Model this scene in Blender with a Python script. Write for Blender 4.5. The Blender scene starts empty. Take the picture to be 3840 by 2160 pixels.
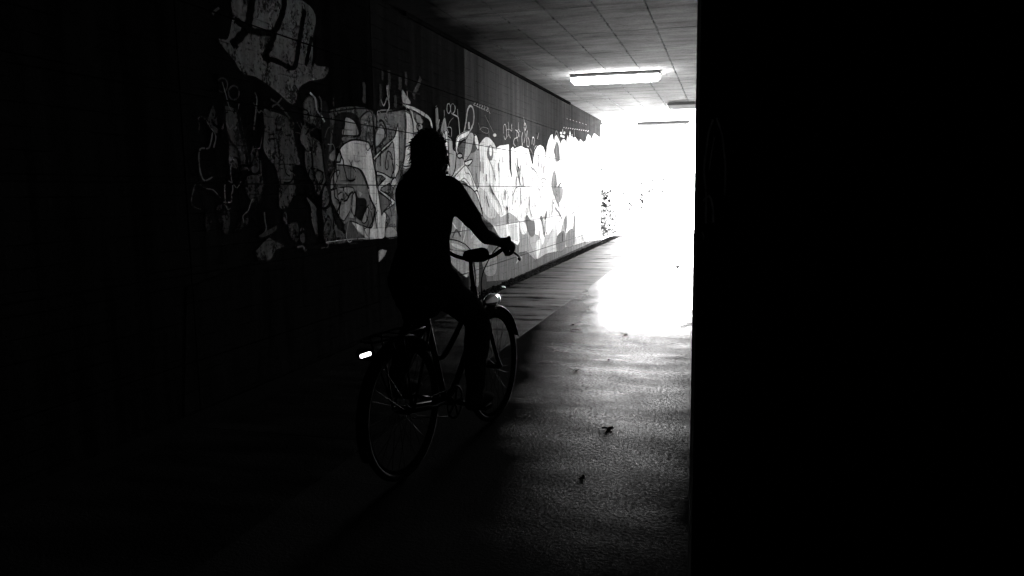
import bpy, bmesh, math, random
from mathutils import Vector, Matrix
from mathutils.noise import noise as pnoise
from mathutils.geometry import delaunay_2d_cdt
random.seed(7)
R = math.radians
scene = bpy.context.scene
COL = scene.collection

# ------------------------------------------------------------------ camera
cam_data = bpy.data.cameras.new('Camera')
cam_data.sensor_width = 36.0
cam_data.lens = 27.24
cam_data.clip_start = 0.05
cam_data.clip_end = 3000
cam = bpy.data.objects.new('Camera', cam_data)
COL.objects.link(cam)
YAW, PITCH, ROLL = 0.269065, -0.124352, -0.012054
fw = Vector((-math.sin(YAW)*math.cos(PITCH), math.cos(YAW)*math.cos(PITCH), math.sin(PITCH)))
rt = Vector((math.cos(YAW), math.sin(YAW), 0))
up = rt.cross(fw)
rt2 = rt*math.cos(ROLL) + up*math.sin(ROLL)
up2 = -rt*math.sin(ROLL) + up*math.cos(ROLL)
m = Matrix((rt2, up2, -fw)).transposed().to_4x4()
m.translation = Vector((0, 0, 1.4))
cam.matrix_world = m
scene.camera = cam

# ------------------------------------------------------------------ sky and sun
SUN_EL, SUN_AZ = R(48), R(135)        # azimuth measured from the tunnel axis towards the right
world = bpy.data.worlds.new('World')
scene.world = world
world.use_nodes = True
wn = world.node_tree
bg = wn.nodes['Background']
sky = wn.nodes.new('ShaderNodeTexSky')
sky.sky_type = 'NISHITA'
sky.sun_disc = False
sky.sun_elevation = SUN_EL
sky.sun_rotation = SUN_AZ
bw = wn.nodes.new('ShaderNodeRGBToBW')
wn.links.new(sky.outputs[0], bw.inputs[0])
wn.links.new(bw.outputs[0], bg.inputs['Color'])
bg.inputs['Strength'].default_value = 0.15
sun_data = bpy.data.lights.new('sun', 'SUN')
sun_data.energy = 5.0
sun_data.angle = R(0.5)
sun = bpy.data.objects.new('sun', sun_data)
COL.objects.link(sun)
sdir = Vector((math.sin(SUN_AZ)*math.cos(SUN_EL), math.cos(SUN_AZ)*math.cos(SUN_EL), math.sin(SUN_EL)))
sun.rotation_euler = (-sdir).to_track_quat('-Z', 'Y').to_euler()
LAMP_POWER = 0.75

# ------------------------------------------------------------------ exposure
vs = scene.view_settings
vs.view_transform = 'Standard'
vs.look = 'None'
vs.gamma = 1.0
vs.use_curve_mapping = False
vs.exposure = 7.65
cy = scene.cycles
cy.max_bounces = 7
cy.diffuse_bounces = 4
cy.glossy_bounces = 4
cy.transparent_max_bounces = 24
cy.sample_clamp_indirect = 20
cy.use_denoising = True
cy.use_adaptive_sampling = False
cy.use_guiding = True
cy.guiding_training_samples = 48
cy.use_surface_guiding = True

# ------------------------------------------------------------------ helpers
def tag(o, label=None, cat=None, group=None, kind=None):
    if label: o['label'] = label
    if cat: o['category'] = cat
    if group: o['group'] = group
    if kind: o['kind'] = kind
    return o

def empty(name, loc=(0, 0, 0), rz=0):
    o = bpy.data.objects.new(name, None)
    o.empty_display_size = 0.1
    o.location = loc
    o.rotation_euler = (0, 0, rz)
    COL.objects.link(o)
    return o

def link(name, me, mat=None, parent=None, smooth=False):
    if mat is not None and not me.materials: me.materials.append(mat)
    if smooth:
        me.polygons.foreach_set('use_smooth', [True]*len(me.polygons))
    o = bpy.data.objects.new(name, me)
    COL.objects.link(o)
    if parent is not None: o.parent = parent
    return o

def catmull(pts, closed=False, n=6):
    P = [Vector(p) for p in pts]
    if len(P) < 3: return P
    out = []
    N = len(P)
    rng = range(N) if closed else range(N-1)
    for i in rng:
        if closed:
            p0, p1, p2, p3 = P[(i-1) % N], P[i], P[(i+1) % N], P[(i+2) % N]
        else:
            p0, p1, p2, p3 = P[max(i-1, 0)], P[i], P[i+1], P[min(i+2, N-1)]
        for k in range(n):
            t = k/n
            out.append(0.5*((2*p1) + (p2-p0)*t + (2*p0-5*p1+4*p2-p3)*t*t + (3*p1-p0-3*p2+p3)*t**3))
    if not closed: out.append(P[-1])
    return out

class MB:
    def __init__(self): self.v = []; self.f = []
    def box(self, lo, hi, rot=None, at=None):
        b = len(self.v)
        for z in (lo[2], hi[2]):
            for (x, y) in ((lo[0], lo[1]), (hi[0], lo[1]), (hi[0], hi[1]), (lo[0], hi[1])):
                p = Vector((x, y, z))
                if rot is not None: p = rot @ p
                if at is not None: p = p + Vector(at)
                self.v.append(p)
        self.f += [(b, b+3, b+2, b+1), (b+4, b+5, b+6, b+7), (b, b+1, b+5, b+4), (b+1, b+2, b+6, b+5), (b+2, b+3, b+7, b+6), (b+3, b, b+4, b+7)]
        return self
    def prism(self, plan, z0, z1):
        b = len(self.v); n = len(plan)
        for z in (z0, z1):
            for p in plan: self.v.append(Vector((p[0], p[1], z)))
        self.f.append(tuple(range(b+n-1, b-1, -1)))
        self.f.append(tuple(range(b+n, b+2*n)))
        for i in range(n):
            j = (i+1) % n
            self.f.append((b+i, b+j, b+n+j, b+n+i))
        return self
    def tube(self, pts, rad, n=8, closed=False, cap=True, flat=1.0, hint=None):
        # rad: number or list; entries may be (a, b) half axes; hint: direction of the first half axis
        P = [Vector(p) for p in pts]; N = len(P); b = len(self.v)
        if not isinstance(rad, (list, tuple)): rad = [rad]*N
        prev = None
        for i in range(N):
            if closed: t = P[(i+1) % N]-P[i-1]
            else: t = P[min(i+1, N-1)]-P[max(i-1, 0)]
            if t.length < 1e-9: t = Vector((0, 0, 1))
            t.normalize()
            if prev is None:
                h = Vector(hint) if hint is not None else (Vector((0, 0, 1)) if abs(t.z) < 0.9 else Vector((1, 0, 0)))
            else: h = prev
            u = h - t*h.dot(t)
            if u.length < 1e-6: u = t.orthogonal()
            u.normalize(); prev = u
            w = t.cross(u)
            ra, rb = (rad[i] if isinstance(rad[i], (tuple, list)) else (rad[i], rad[i]*flat))
            for k in range(n):
                a = 2*math.pi*k/n
                self.v.append(P[i] + u*(ra*math.cos(a)) + w*(rb*math.sin(a)))
        for i in range(N if closed else N-1):
            j = (i+1) % N
            for k in range(n):
                l = (k+1) % n
                self.f.append((b+i*n+k, b+i*n+l, b+j*n+l, b+j*n+k))
        if cap and not closed:
            self.f.append(tuple(b+k for k in range(n-1, -1, -1)))
            self.f.append(tuple(b+(N-1)*n+k for k in range(n)))
        return self
    def limb(self, pts, rad, n=12, sub=5, hint=None):
        # smooth tapered limb with rounded ends
        P = [Vector(p) for p in pts]
        rr = [r if isinstance(r, (tuple, list)) else (r, r) for r in rad]
        Q = catmull(P, n=sub)
        A = catmull([Vector((r[0], r[1], 0)) for r in rr], n=sub)
        if len(P) == 2:
            Q = [P[0].lerp(P[1], k/sub) for k in range(sub+1)]
            A = [Vector((*rr[0], 0)).lerp(Vector((*rr[1], 0)), k/sub) for k in range(sub+1)]
        pre = []; post = []
        d0 = (Q[0]-Q[1]).normalized(); d1 = (Q[-1]-Q[-2]).normalized()
        for a in (80, 55, 28):
            pre.append((Q[0] + d0*(min(A[0].x, A[0].y)*math.sin(R(a))), A[0]*math.cos(R(a))))
        for a in (28, 55, 80):
            post.append((Q[-1] + d1*(min(A[-1].x, A[-1].y)*math.sin(R(a))), A[-1]*math.cos(R(a))))
        al = pre + list(zip(Q, A)) + post
        return self.tube([p for p, _ in al], [(max(a.x, 1e-4), max(a.y, 1e-4)) for _, a in al], n, hint=hint)
    def mesh(self, name):
        me = bpy.data.meshes.new(name)
        me.from_pydata([tuple(v) for v in self.v], [], self.f)
        me.update()
        return me
    def build(self, name, mat=None, parent=None, smooth=False):
        return link(name, self.mesh(name), mat, parent, smooth)

def remeshed(mb, voxel, smooth=4, name='mesh', disp=0.0, dscale=18.0):
    me = mb.mesh(name)
    bm = bmesh.new(); bm.from_mesh(me)
    bmesh.ops.recalc_face_normals(bm, faces=bm.faces)
    bm.to_mesh(me); bm.free()
    o = bpy.data.objects.new('temporary', me)
    COL.objects.link(o)
    md = o.modifiers.new('r', 'REMESH'); md.mode = 'VOXEL'; md.voxel_size = voxel
    sm = o.modifiers.new('s', 'SMOOTH'); sm.iterations = smooth; sm.factor = 0.5
    dg = bpy.context.evaluated_depsgraph_get()
    ev = o.evaluated_get(dg)
    out = bpy.data.meshes.new_from_object(ev)
    bpy.data.objects.remove(o); bpy.data.meshes.remove(me)
    out.name = name
    if disp:
        for v in out.vertices:
            p = v.co*dscale
            v.co += v.normal*(disp*(pnoise(Vector((p.x, p.y, p.z*0.5))) + 0.5*pnoise(p*2.3)))
    return out

# ------------------------------------------------------------------ materials
def nmat(name):
    mt = bpy.data.materials.new(name); mt.use_nodes = True
    nt = mt.node_tree
    return mt, nt, nt.nodes['Principled BSDF']

def nd(nt, typ, **kw):
    n = nt.nodes.new(typ)
    for k, v in kw.items():
        if k in n.inputs: n.inputs[k].default_value = v
        else: setattr(n, k, v)
    return n

def mathn(nt, op, a, b=None, c=None, clamp=False):
    n = nt.nodes.new('ShaderNodeMath'); n.operation = op; n.use_clamp = clamp
    for i, x in enumerate((a, b, c)):
        if x is None: continue
        if isinstance(x, (int, float)): n.inputs[i].default_value = x
        else: nt.links.new(x, n.inputs[i])
    return n.outputs[0]

def pos(nt, sc=(1, 1, 1)):
    g = nt.nodes.new('ShaderNodeNewGeometry')
    v = nt.nodes.new('ShaderNodeVectorMath'); v.operation = 'MULTIPLY'
    v.inputs[1].default_value = sc
    nt.links.new(g.outputs['Position'], v.inputs[0])
    return v.outputs[0]

def noise(nt, vec, scale, detail=4, rough=0.55):
    n = nt.nodes.new('ShaderNodeTexNoise')
    n.inputs['Scale'].default_value = scale
    n.inputs['Detail'].default_value = detail
    n.inputs['Roughness'].default_value = rough
    nt.links.new(vec, n.inputs['Vector'])
    return n.outputs['Fac']

def ramp(nt, x, a, b, lo=0.0, hi=1.0):
    n = nt.nodes.new('ShaderNodeMapRange')
    n.inputs['From Min'].default_value = a; n.inputs['From Max'].default_value = b
    n.inputs['To Min'].default_value = lo; n.inputs['To Max'].default_value = hi
    nt.links.new(x, n.inputs['Value'])
    return n.outputs[0]

def grey(nt, x):
    n = nt.nodes.new('ShaderNodeCombineColor')
    for i in range(3): nt.links.new(x, n.inputs[i])
    return n.outputs[0]

def bump(nt, h, dist, strength=1.0):
    n = nt.nodes.new('ShaderNodeBump')
    n.inputs['Distance'].default_value = dist
    n.inputs['Strength'].default_value = strength
    nt.links.new(h, n.inputs['Height'])
    return n.outputs[0]

def plain(name, v, rough=0.6, metal=0.0, var=0.15, vscale=25, spec=0.5):
    mt, nt, b = nmat(name)
    n = noise(nt, pos(nt), vscale)
    nt.links.new(grey(nt, ramp(nt, n, 0.2, 0.8, v*(1-var), v*(1+var))), b.inputs['Base Color'])
    b.inputs['Roughness'].default_value = rough
    b.inputs['Metallic'].default_value = metal
    b.inputs['Specular IOR Level'].default_value = spec
    return mt

def concrete(name, v, stain=0.5, boards='z', rough=0.85):
    # cast concrete: board marks, blow holes, runs of damp
    mt, nt, b = nmat(name)
    p = pos(nt)
    big = noise(nt, pos(nt, (1, 1, 0.35)), 1.1, 3, 0.6)
    streak = noise(nt, pos(nt, (3, 3, 0.16)) if boards == 'z' else pos(nt, (0.6, 2.5, 1)), 2.2, 3, 0.65)
    fine = noise(nt, p, 38, 3, 0.7)
    sep = nt.nodes.new('ShaderNodeSeparateXYZ'); nt.links.new(p, sep.inputs[0])
    zz = mathn(nt, 'ADD', sep.outputs['Z' if boards == 'z' else 'Y'], mathn(nt, 'MULTIPLY', noise(nt, p, 2.0, 3), 0.016))
    fr = mathn(nt, 'FRACT', mathn(nt, 'DIVIDE', zz, 0.117 if boards == 'z' else 0.142))
    line = ramp(nt, mathn(nt, 'ABSOLUTE', mathn(nt, 'SUBTRACT', fr, 0.5)), 0.455, 0.5, 0.0, 1.0)
    brk = ramp(nt, noise(nt, pos(nt, (1, 1, 6)), 3.0, 3), 0.42, 0.6)
    line = mathn(nt, 'MULTIPLY', line, brk)
    holes = ramp(nt, noise(nt, p, 26, 2, 0.5), 0.70, 0.76)
    val = mathn(nt, 'MULTIPLY', ramp(nt, big, 0.3, 0.7, v*(1-0.35*stain), v*(1+0.3*stain)), ramp(nt, streak, 0.3, 0.62, 1-0.75*stain, 1.1))
    val = mathn(nt, 'MULTIPLY', val, ramp(nt, fine, 0.25, 0.75, 0.8, 1.2))
    val = mathn(nt, 'MULTIPLY', val, mathn(nt, 'SUBTRACT', 1.0, mathn(nt, 'MULTIPLY', line, 0.6)))
    val = mathn(nt, 'MULTIPLY', val, mathn(nt, 'SUBTRACT', 1.0, mathn(nt, 'MULTIPLY', holes, 0.6)))
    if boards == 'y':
        near_shade = mathn(nt, 'ADD', mathn(nt, 'ADD', sep.outputs['X'], mathn(nt, 'MULTIPLY', mathn(nt, 'SUBTRACT', sep.outputs['Y'], 12.0), 0.16)), mathn(nt, 'MULTIPLY', mathn(nt, 'SUBTRACT', noise(nt, pos(nt, (1, 0.5, 1)), 0.9, 4, 0.6), 0.5), 1.6))
        val = mathn(nt, 'MULTIPLY', val, ramp(nt, near_shade, -3.7, -1.2, 0.03, 1.0))  # shade painted into the colour: ceiling fades to black at the near left
        # grime leaking from the long panel joints
        jx = mathn(nt, 'FRACT', mathn(nt, 'DIVIDE', mathn(nt, 'ADD', mathn(nt, 'SUBTRACT', sep.outputs['X'], -3.5165), mathn(nt, 'MULTIPLY', mathn(nt, 'SUBTRACT', noise(nt, p, 5, 3), 0.5), 0.05)), 0.533))
        jd = ramp(nt, mathn(nt, 'ABSOLUTE', mathn(nt, 'SUBTRACT', jx, 0.5)), 0.465, 0.495)
        jb = ramp(nt, noise(nt, pos(nt, (1, 2.5, 1)), 3.0, 4, 0.7), 0.45, 0.62)
        patch = ramp(nt, noise(nt, pos(nt, (1.0, 3.0, 1)), 4.5, 4, 0.7), 0.58, 0.72)
        val = mathn(nt, 'MULTIPLY', val, mathn(nt, 'SUBTRACT', 1.0, mathn(nt, 'MULTIPLY', mathn(nt, 'MAXIMUM', mathn(nt, 'MULTIPLY', jd, jb), mathn(nt, 'MULTIPLY', patch, 0.7)), 0.85)))
    nt.links.new(grey(nt, val), b.inputs['Base Color'])
    h = mathn(nt, 'SUBTRACT', mathn(nt, 'MULTIPLY', fine, 0.5), mathn(nt, 'ADD', line, mathn(nt, 'MULTIPLY', holes, 0.8)))
    nt.links.new(bump(nt, h, 0.004), b.inputs['Normal'])
    b.inputs['Roughness'].default_value = rough
    b.inputs['Specular IOR Level'].default_value = 0.0
    return mt

def paint_material():
    # spray paint: tone and soft edge come from the mesh, wear and board marks from noise
    mt, nt, b = nmat('spray_paint')
    p = pos(nt)
    at = nt.nodes.new('ShaderNodeAttribute'); at.attribute_name = 'tone'
    sep = nt.nodes.new('ShaderNodeSeparateColor'); nt.links.new(at.outputs['Color'], sep.inputs[0])
    tone, alpha = sep.outputs[0], sep.outputs[1]
    fine = noise(nt, p, 42, 3, 0.7)
    run = noise(nt, pos(nt, (5, 5, 0.5)), 3.0, 3, 0.6)
    sepp = nt.nodes.new('ShaderNodeSeparateXYZ'); nt.links.new(p, sepp.inputs[0])
    zz = mathn(nt, 'ADD', sepp.outputs['Z'], mathn(nt, 'MULTIPLY', noise(nt, p, 2.0, 3), 0.016))
    fr = mathn(nt, 'FRACT', mathn(nt, 'DIVIDE', zz, 0.117))
    line = ramp(nt, mathn(nt, 'ABSOLUTE', mathn(nt, 'SUBTRACT', fr, 0.5)), 0.455, 0.5, 0.0, 1.0)
    line = mathn(nt, 'MULTIPLY', line, ramp(nt, noise(nt, pos(nt, (1, 1, 6)), 3.0, 3), 0.42, 0.6))
    holes = ramp(nt, noise(nt, p, 26, 2, 0.5), 0.70, 0.75)
    wear = ramp(nt, noise(nt, p, 17, 3, 0.75), 0.30, 0.36, 0.45, 1.0)
    val = mathn(nt, 'MULTIPLY', mathn(nt, 'MULTIPLY', tone, wear), ramp(nt, run, 0.3, 0.7, 0.55, 1.2))
    val = mathn(nt, 'MULTIPLY', val, ramp(nt, fine, 0.25, 0.75, 0.7, 1.25))
    val = mathn(nt, 'MULTIPLY', val, mathn(nt, 'SUBTRACT', 1.0, mathn(nt, 'MULTIPLY', line, 0.55)))
    val = mathn(nt, 'MULTIPLY', val, mathn(nt, 'SUBTRACT', 1.0, mathn(nt, 'MULTIPLY', holes, 0.6)))
    nt.links.new(grey(nt, val), b.inputs['Base Color'])
    h = mathn(nt, 'SUBTRACT', mathn(nt, 'MULTIPLY', fine, 0.4), mathn(nt, 'ADD', line, mathn(nt, 'MULTIPLY', holes, 0.7)))
    nt.links.new(bump(nt, h, 0.003), b.inputs['Normal'])
    b.inputs['Roughness'].default_value = 0.8
    b.inputs['Specular IOR Level'].default_value = 0.0
    al = mathn(nt, 'ADD', alpha, mathn(nt, 'MULTIPLY', mathn(nt, 'SUBTRACT', fine, 0.5), 0.9))
    flake = ramp(nt, noise(nt, pos(nt, (1, 1, 0.7)), 7.0, 4, 0.72), 0.35, 0.7)
    al = mathn(nt, 'SUBTRACT', al, mathn(nt, 'MULTIPLY', sep.outputs[2], flake))
    al = ramp(nt, al, 0.2, 0.8)
    nt.links.new(al, b.inputs['Alpha'])
    return mt

def floor_material(name, v, rough, streaky=0.0, wet=False, dry=0.2):
    mt, nt, b = nmat(name)
    p = pos(nt)
    grit = noise(nt, p, 160, 2, 0.65)
    lump = noise(nt, pos(nt, (0.9, 1.1, 1)), 58, 4, 0.7)
    wave = noise(nt, pos(nt, (0.35, 1.6, 1)), 3.2, 5, 0.6)
    blot = noise(nt, p, 1.3, 4)
    val = mathn(nt, 'MULTIPLY', ramp(nt, blot, 0.3, 0.7, v*0.7, v*1.25), ramp(nt, wave, 0.3, 0.7, 1-0.5*streaky-0.1, 1+0.4*streaky))
    val = mathn(nt, 'MULTIPLY', val, ramp(nt, grit, 0.25, 0.75, 0.75, 1.25))
    nt.links.new(grey(nt, val), b.inputs['Base Color'])
    rg = ramp(nt, wave, 0.3, 0.7, rough-0.12*(0.4+streaky), rough+0.12*(0.4+streaky))
    hs = 1.0
    if wet:
        # a damp, worn-smooth stretch of slab: begins at one joint and ends short of the right wall
        sep = nt.nodes.new('ShaderNodeSeparateXYZ'); nt.links.new(p, sep.inputs[0])
        wob = mathn(nt, 'MULTIPLY', mathn(nt, 'SUBTRACT', noise(nt, pos(nt, (2.0, 0.8, 1)), 2.4, 5, 0.65), 0.5), 1.0)
        my = ramp(nt, mathn(nt, 'ADD', sep.outputs['Y'], mathn(nt, 'MULTIPLY', wob, 0.5)), 7.3, 8.0)
        mx = ramp(nt, mathn(nt, 'ADD', mathn(nt, 'SUBTRACT', sep.outputs['X'], mathn(nt, 'MULTIPLY', sep.outputs['Y'], 0.025)), wob), -0.45, -0.7)
        ml = ramp(nt, mathn(nt, 'ADD', mathn(nt, 'ADD', sep.outputs['X'], mathn(nt, 'MULTIPLY', sep.outputs['Y'], 0.16)), mathn(nt, 'MULTIPLY', wob, 0.4)), -0.22, 0.12)  # left edge painted along the outline of the tunnel mouth's reflection
        wm = mathn(nt, 'MULTIPLY', mathn(nt, 'MULTIPLY', my, ml), mathn(nt, 'MAXIMUM', mx, ramp(nt, sep.outputs['Y'], 9.5, 11.5)))
        mix = nt.nodes.new('ShaderNodeMix')
        nt.links.new(wm, mix.inputs['Factor']); nt.links.new(rg, mix.inputs[2]); mix.inputs[3].default_value = 0.14
        rg = mix.outputs[0]
    nt.links.new(rg, b.inputs['Roughness'])
    h = mathn(nt, 'ADD', mathn(nt, 'MULTIPLY', grit, 0.4), mathn(nt, 'ADD', lump, mathn(nt, 'MULTIPLY', wave, 0.35)))
    bn = nt.nodes.new('ShaderNodeBump'); bn.inputs['Distance'].default_value = 0.009
    nt.links.new(h, bn.inputs['Height'])
    if wet: nt.links.new(ramp(nt, wm, 0, 1, 1.0, 0.35), bn.inputs['Strength'])
    nt.links.new(bn.outputs[0], b.inputs['Normal'])
    b.inputs['Specular IOR Level'].default_value = 0.5
    # damp stretch reflects; elsewhere the reflection's fall-off is painted in by position
    if wet:
        wob2 = mathn(nt, 'MULTIPLY', mathn(nt, 'SUBTRACT', noise(nt, pos(nt, (0.8, 1.2, 1)), 1.6, 4, 0.6), 0.5), 0.5)
        xr = mathn(nt, 'ADD', mathn(nt, 'ADD', sep.outputs['X'], mathn(nt, 'MULTIPLY', sep.outputs['Y'], -0.03)), wob2)
        right = ramp(nt, xr, -0.20, -0.95)
        xl = mathn(nt, 'ADD', mathn(nt, 'ADD', sep.outputs['X'], mathn(nt, 'MULTIPLY', sep.outputs['Y'], 0.20)), wob2)
        left = ramp(nt, xl, -0.38, 0.20)
        near = ramp(nt, mathn(nt, 'ADD', sep.outputs['Y'], mathn(nt, 'MULTIPLY', wob2, 1.5)), 2.6, 5.6, 0.0, 1.0)
        sheen_mask = mathn(nt, 'MULTIPLY', mathn(nt, 'MULTIPLY', right, left), near)
        patchy = ramp(nt, noise(nt, pos(nt, (1.0, 1.8, 1)), 2.3, 4, 0.65), 0.35, 0.66, 0.65, 1.35)
        sheen_mask = mathn(nt, 'MULTIPLY', mathn(nt, 'MULTIPLY', sheen_mask, patchy), ramp(nt, lump, 0.40, 0.63, 0.05, 2.3))
        fac = mathn(nt, 'MAXIMUM', mathn(nt, 'MULTIPLY', sheen_mask, dry), mathn(nt, 'MULTIPLY', wm, 0.22))
    else:
        sep = nt.nodes.new('ShaderNodeSeparateXYZ'); nt.links.new(p, sep.inputs[0])
        fac = mathn(nt, 'MULTIPLY', ramp(nt, wave, 0.35, 0.68, dry*0.15, dry*1.9), ramp(nt, sep.outputs['Y'], 5.5, 10.5, 0.02, 1.0))  # sheen fade towards the camera is painted in
    df = nt.nodes.new('ShaderNodeBsdfDiffuse')
    nt.links.new(grey(nt, val), df.inputs['Color']); nt.links.new(bn.outputs[0], df.inputs['Normal'])
    mx_ = nt.nodes.new('ShaderNodeMixShader')
    nt.links.new(fac, mx_.inputs[0]); nt.links.new(df.outputs[0], mx_.inputs[1]); nt.links.new(b.outputs[0], mx_.inputs[2])
    nt.links.new(mx_.outputs[0], nt.nodes['Material Output'].inputs['Surface'])
    return mt

M = {}
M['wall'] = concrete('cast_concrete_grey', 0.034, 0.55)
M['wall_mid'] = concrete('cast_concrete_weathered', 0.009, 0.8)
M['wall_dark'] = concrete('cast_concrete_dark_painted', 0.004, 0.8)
M['right_wall'] = plain('pale_bounce_tone', 0.5, 0.9, spec=0.0)  # unseen wall, made pale to bounce light onto the left wall
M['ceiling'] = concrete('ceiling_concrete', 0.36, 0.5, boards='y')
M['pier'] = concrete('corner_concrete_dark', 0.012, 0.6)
M['edge'] = concrete('lit_edge_tone', 0.5, 1.0)  # pale tone stands in for light on the chamfered corner face
M['joint'] = plain('joint_dark_filler', 0.01, 0.95, spec=0.0)  # dark filler behind the panel and slab joints
M['paint'] = paint_material()
M['floor'] = floor_material('floor_concrete', 0.008, 0.30, 0.2, wet=True, dry=0.085)
M['floor_left'] = floor_material('floor_concrete_brushed', 0.004, 0.36, 0.9, dry=0.15)
M['gutter'] = plain('gutter_dirt', 0.004, 0.95, var=0.6, vscale=20, spec=0.0)
M['stone'] = plain('gutter_gravel', 0.014, 0.85, var=0.6, vscale=30, spec=0.0)
M['ramp'] = plain('pale_path_concrete', 0.45, 0.8, var=0.12, vscale=6)
M['ground'] = plain('dry_ground', 0.22, 0.9, var=0.3, vscale=2)
M['leaf'] = plain('ivy_leaf', 0.06, 0.5, var=0.5, vscale=9)
M['stem'] = plain('ivy_stem', 0.05, 0.9)
M['hedge_shade'] = plain('hedge_core_shade', 0.0006, 0.95, var=0.4, vscale=6, spec=0.0)  # near-black tone painted as the shade in gaps between hedge leaves
M['metal'] = plain('painted_steel_frame', 0.002, 0.6, 0.0, spec=0.006)
M['chrome'] = plain('chrome', 0.75, 0.12, 1.0, var=0.05)
M['alloy'] = plain('dull_alloy', 0.002, 0.6, 0.0, var=0.1, spec=0.006)
M['glint'] = plain('polished_alloy', 0.6, 0.15, 1.0, var=0.1)
M['rubber'] = plain('tyre_rubber', 0.003, 0.9, spec=0.02)
M['leather'] = plain('saddle_leather', 0.008, 0.7, spec=0.1)
M['skin'] = plain('skin', 0.012, 0.9, var=0.08, spec=0.0)
M['cloth'] = plain('dark_cloth', 0.006, 0.95, var=0.3, vscale=60, spec=0.0)
M['hair'] = plain('dark_hair', 0.006, 0.8, var=0.3, vscale=80, spec=0.1)
M['shoe'] = plain('dark_shoe', 0.008, 0.9, spec=0.0)
M['rim'] = plain('black_rim_enamel', 0.002, 0.7, spec=0.0)
M['lamp_body'] = plain('lamp_housing', 0.12, 0.5)
M['diffuser_off'] = plain('diffuser_plastic', 0.45, 0.35, var=0.08, vscale=6)
M['dry_leaf'] = plain('dry_leaf', 0.02, 0.9, var=0.4, spec=0.0)
M['paper'] = plain('paper_scrap', 0.75, 0.8)
def emit(name, v, e):
    mt, nt, b = nmat(name)
    b.inputs['Base Color'].default_value = (v, v, v, 1)
    b.inputs['Emission Color'].default_value = (1, 1, 1, 1)
    b.inputs['Emission Strength'].default_value = e
    return mt
M['diffuser_on'] = emit('diffuser_lit', 0.8, LAMP_POWER)
M['tail_lamp'] = emit('tail_lamp_lit', 0.5, 0.03)

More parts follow.
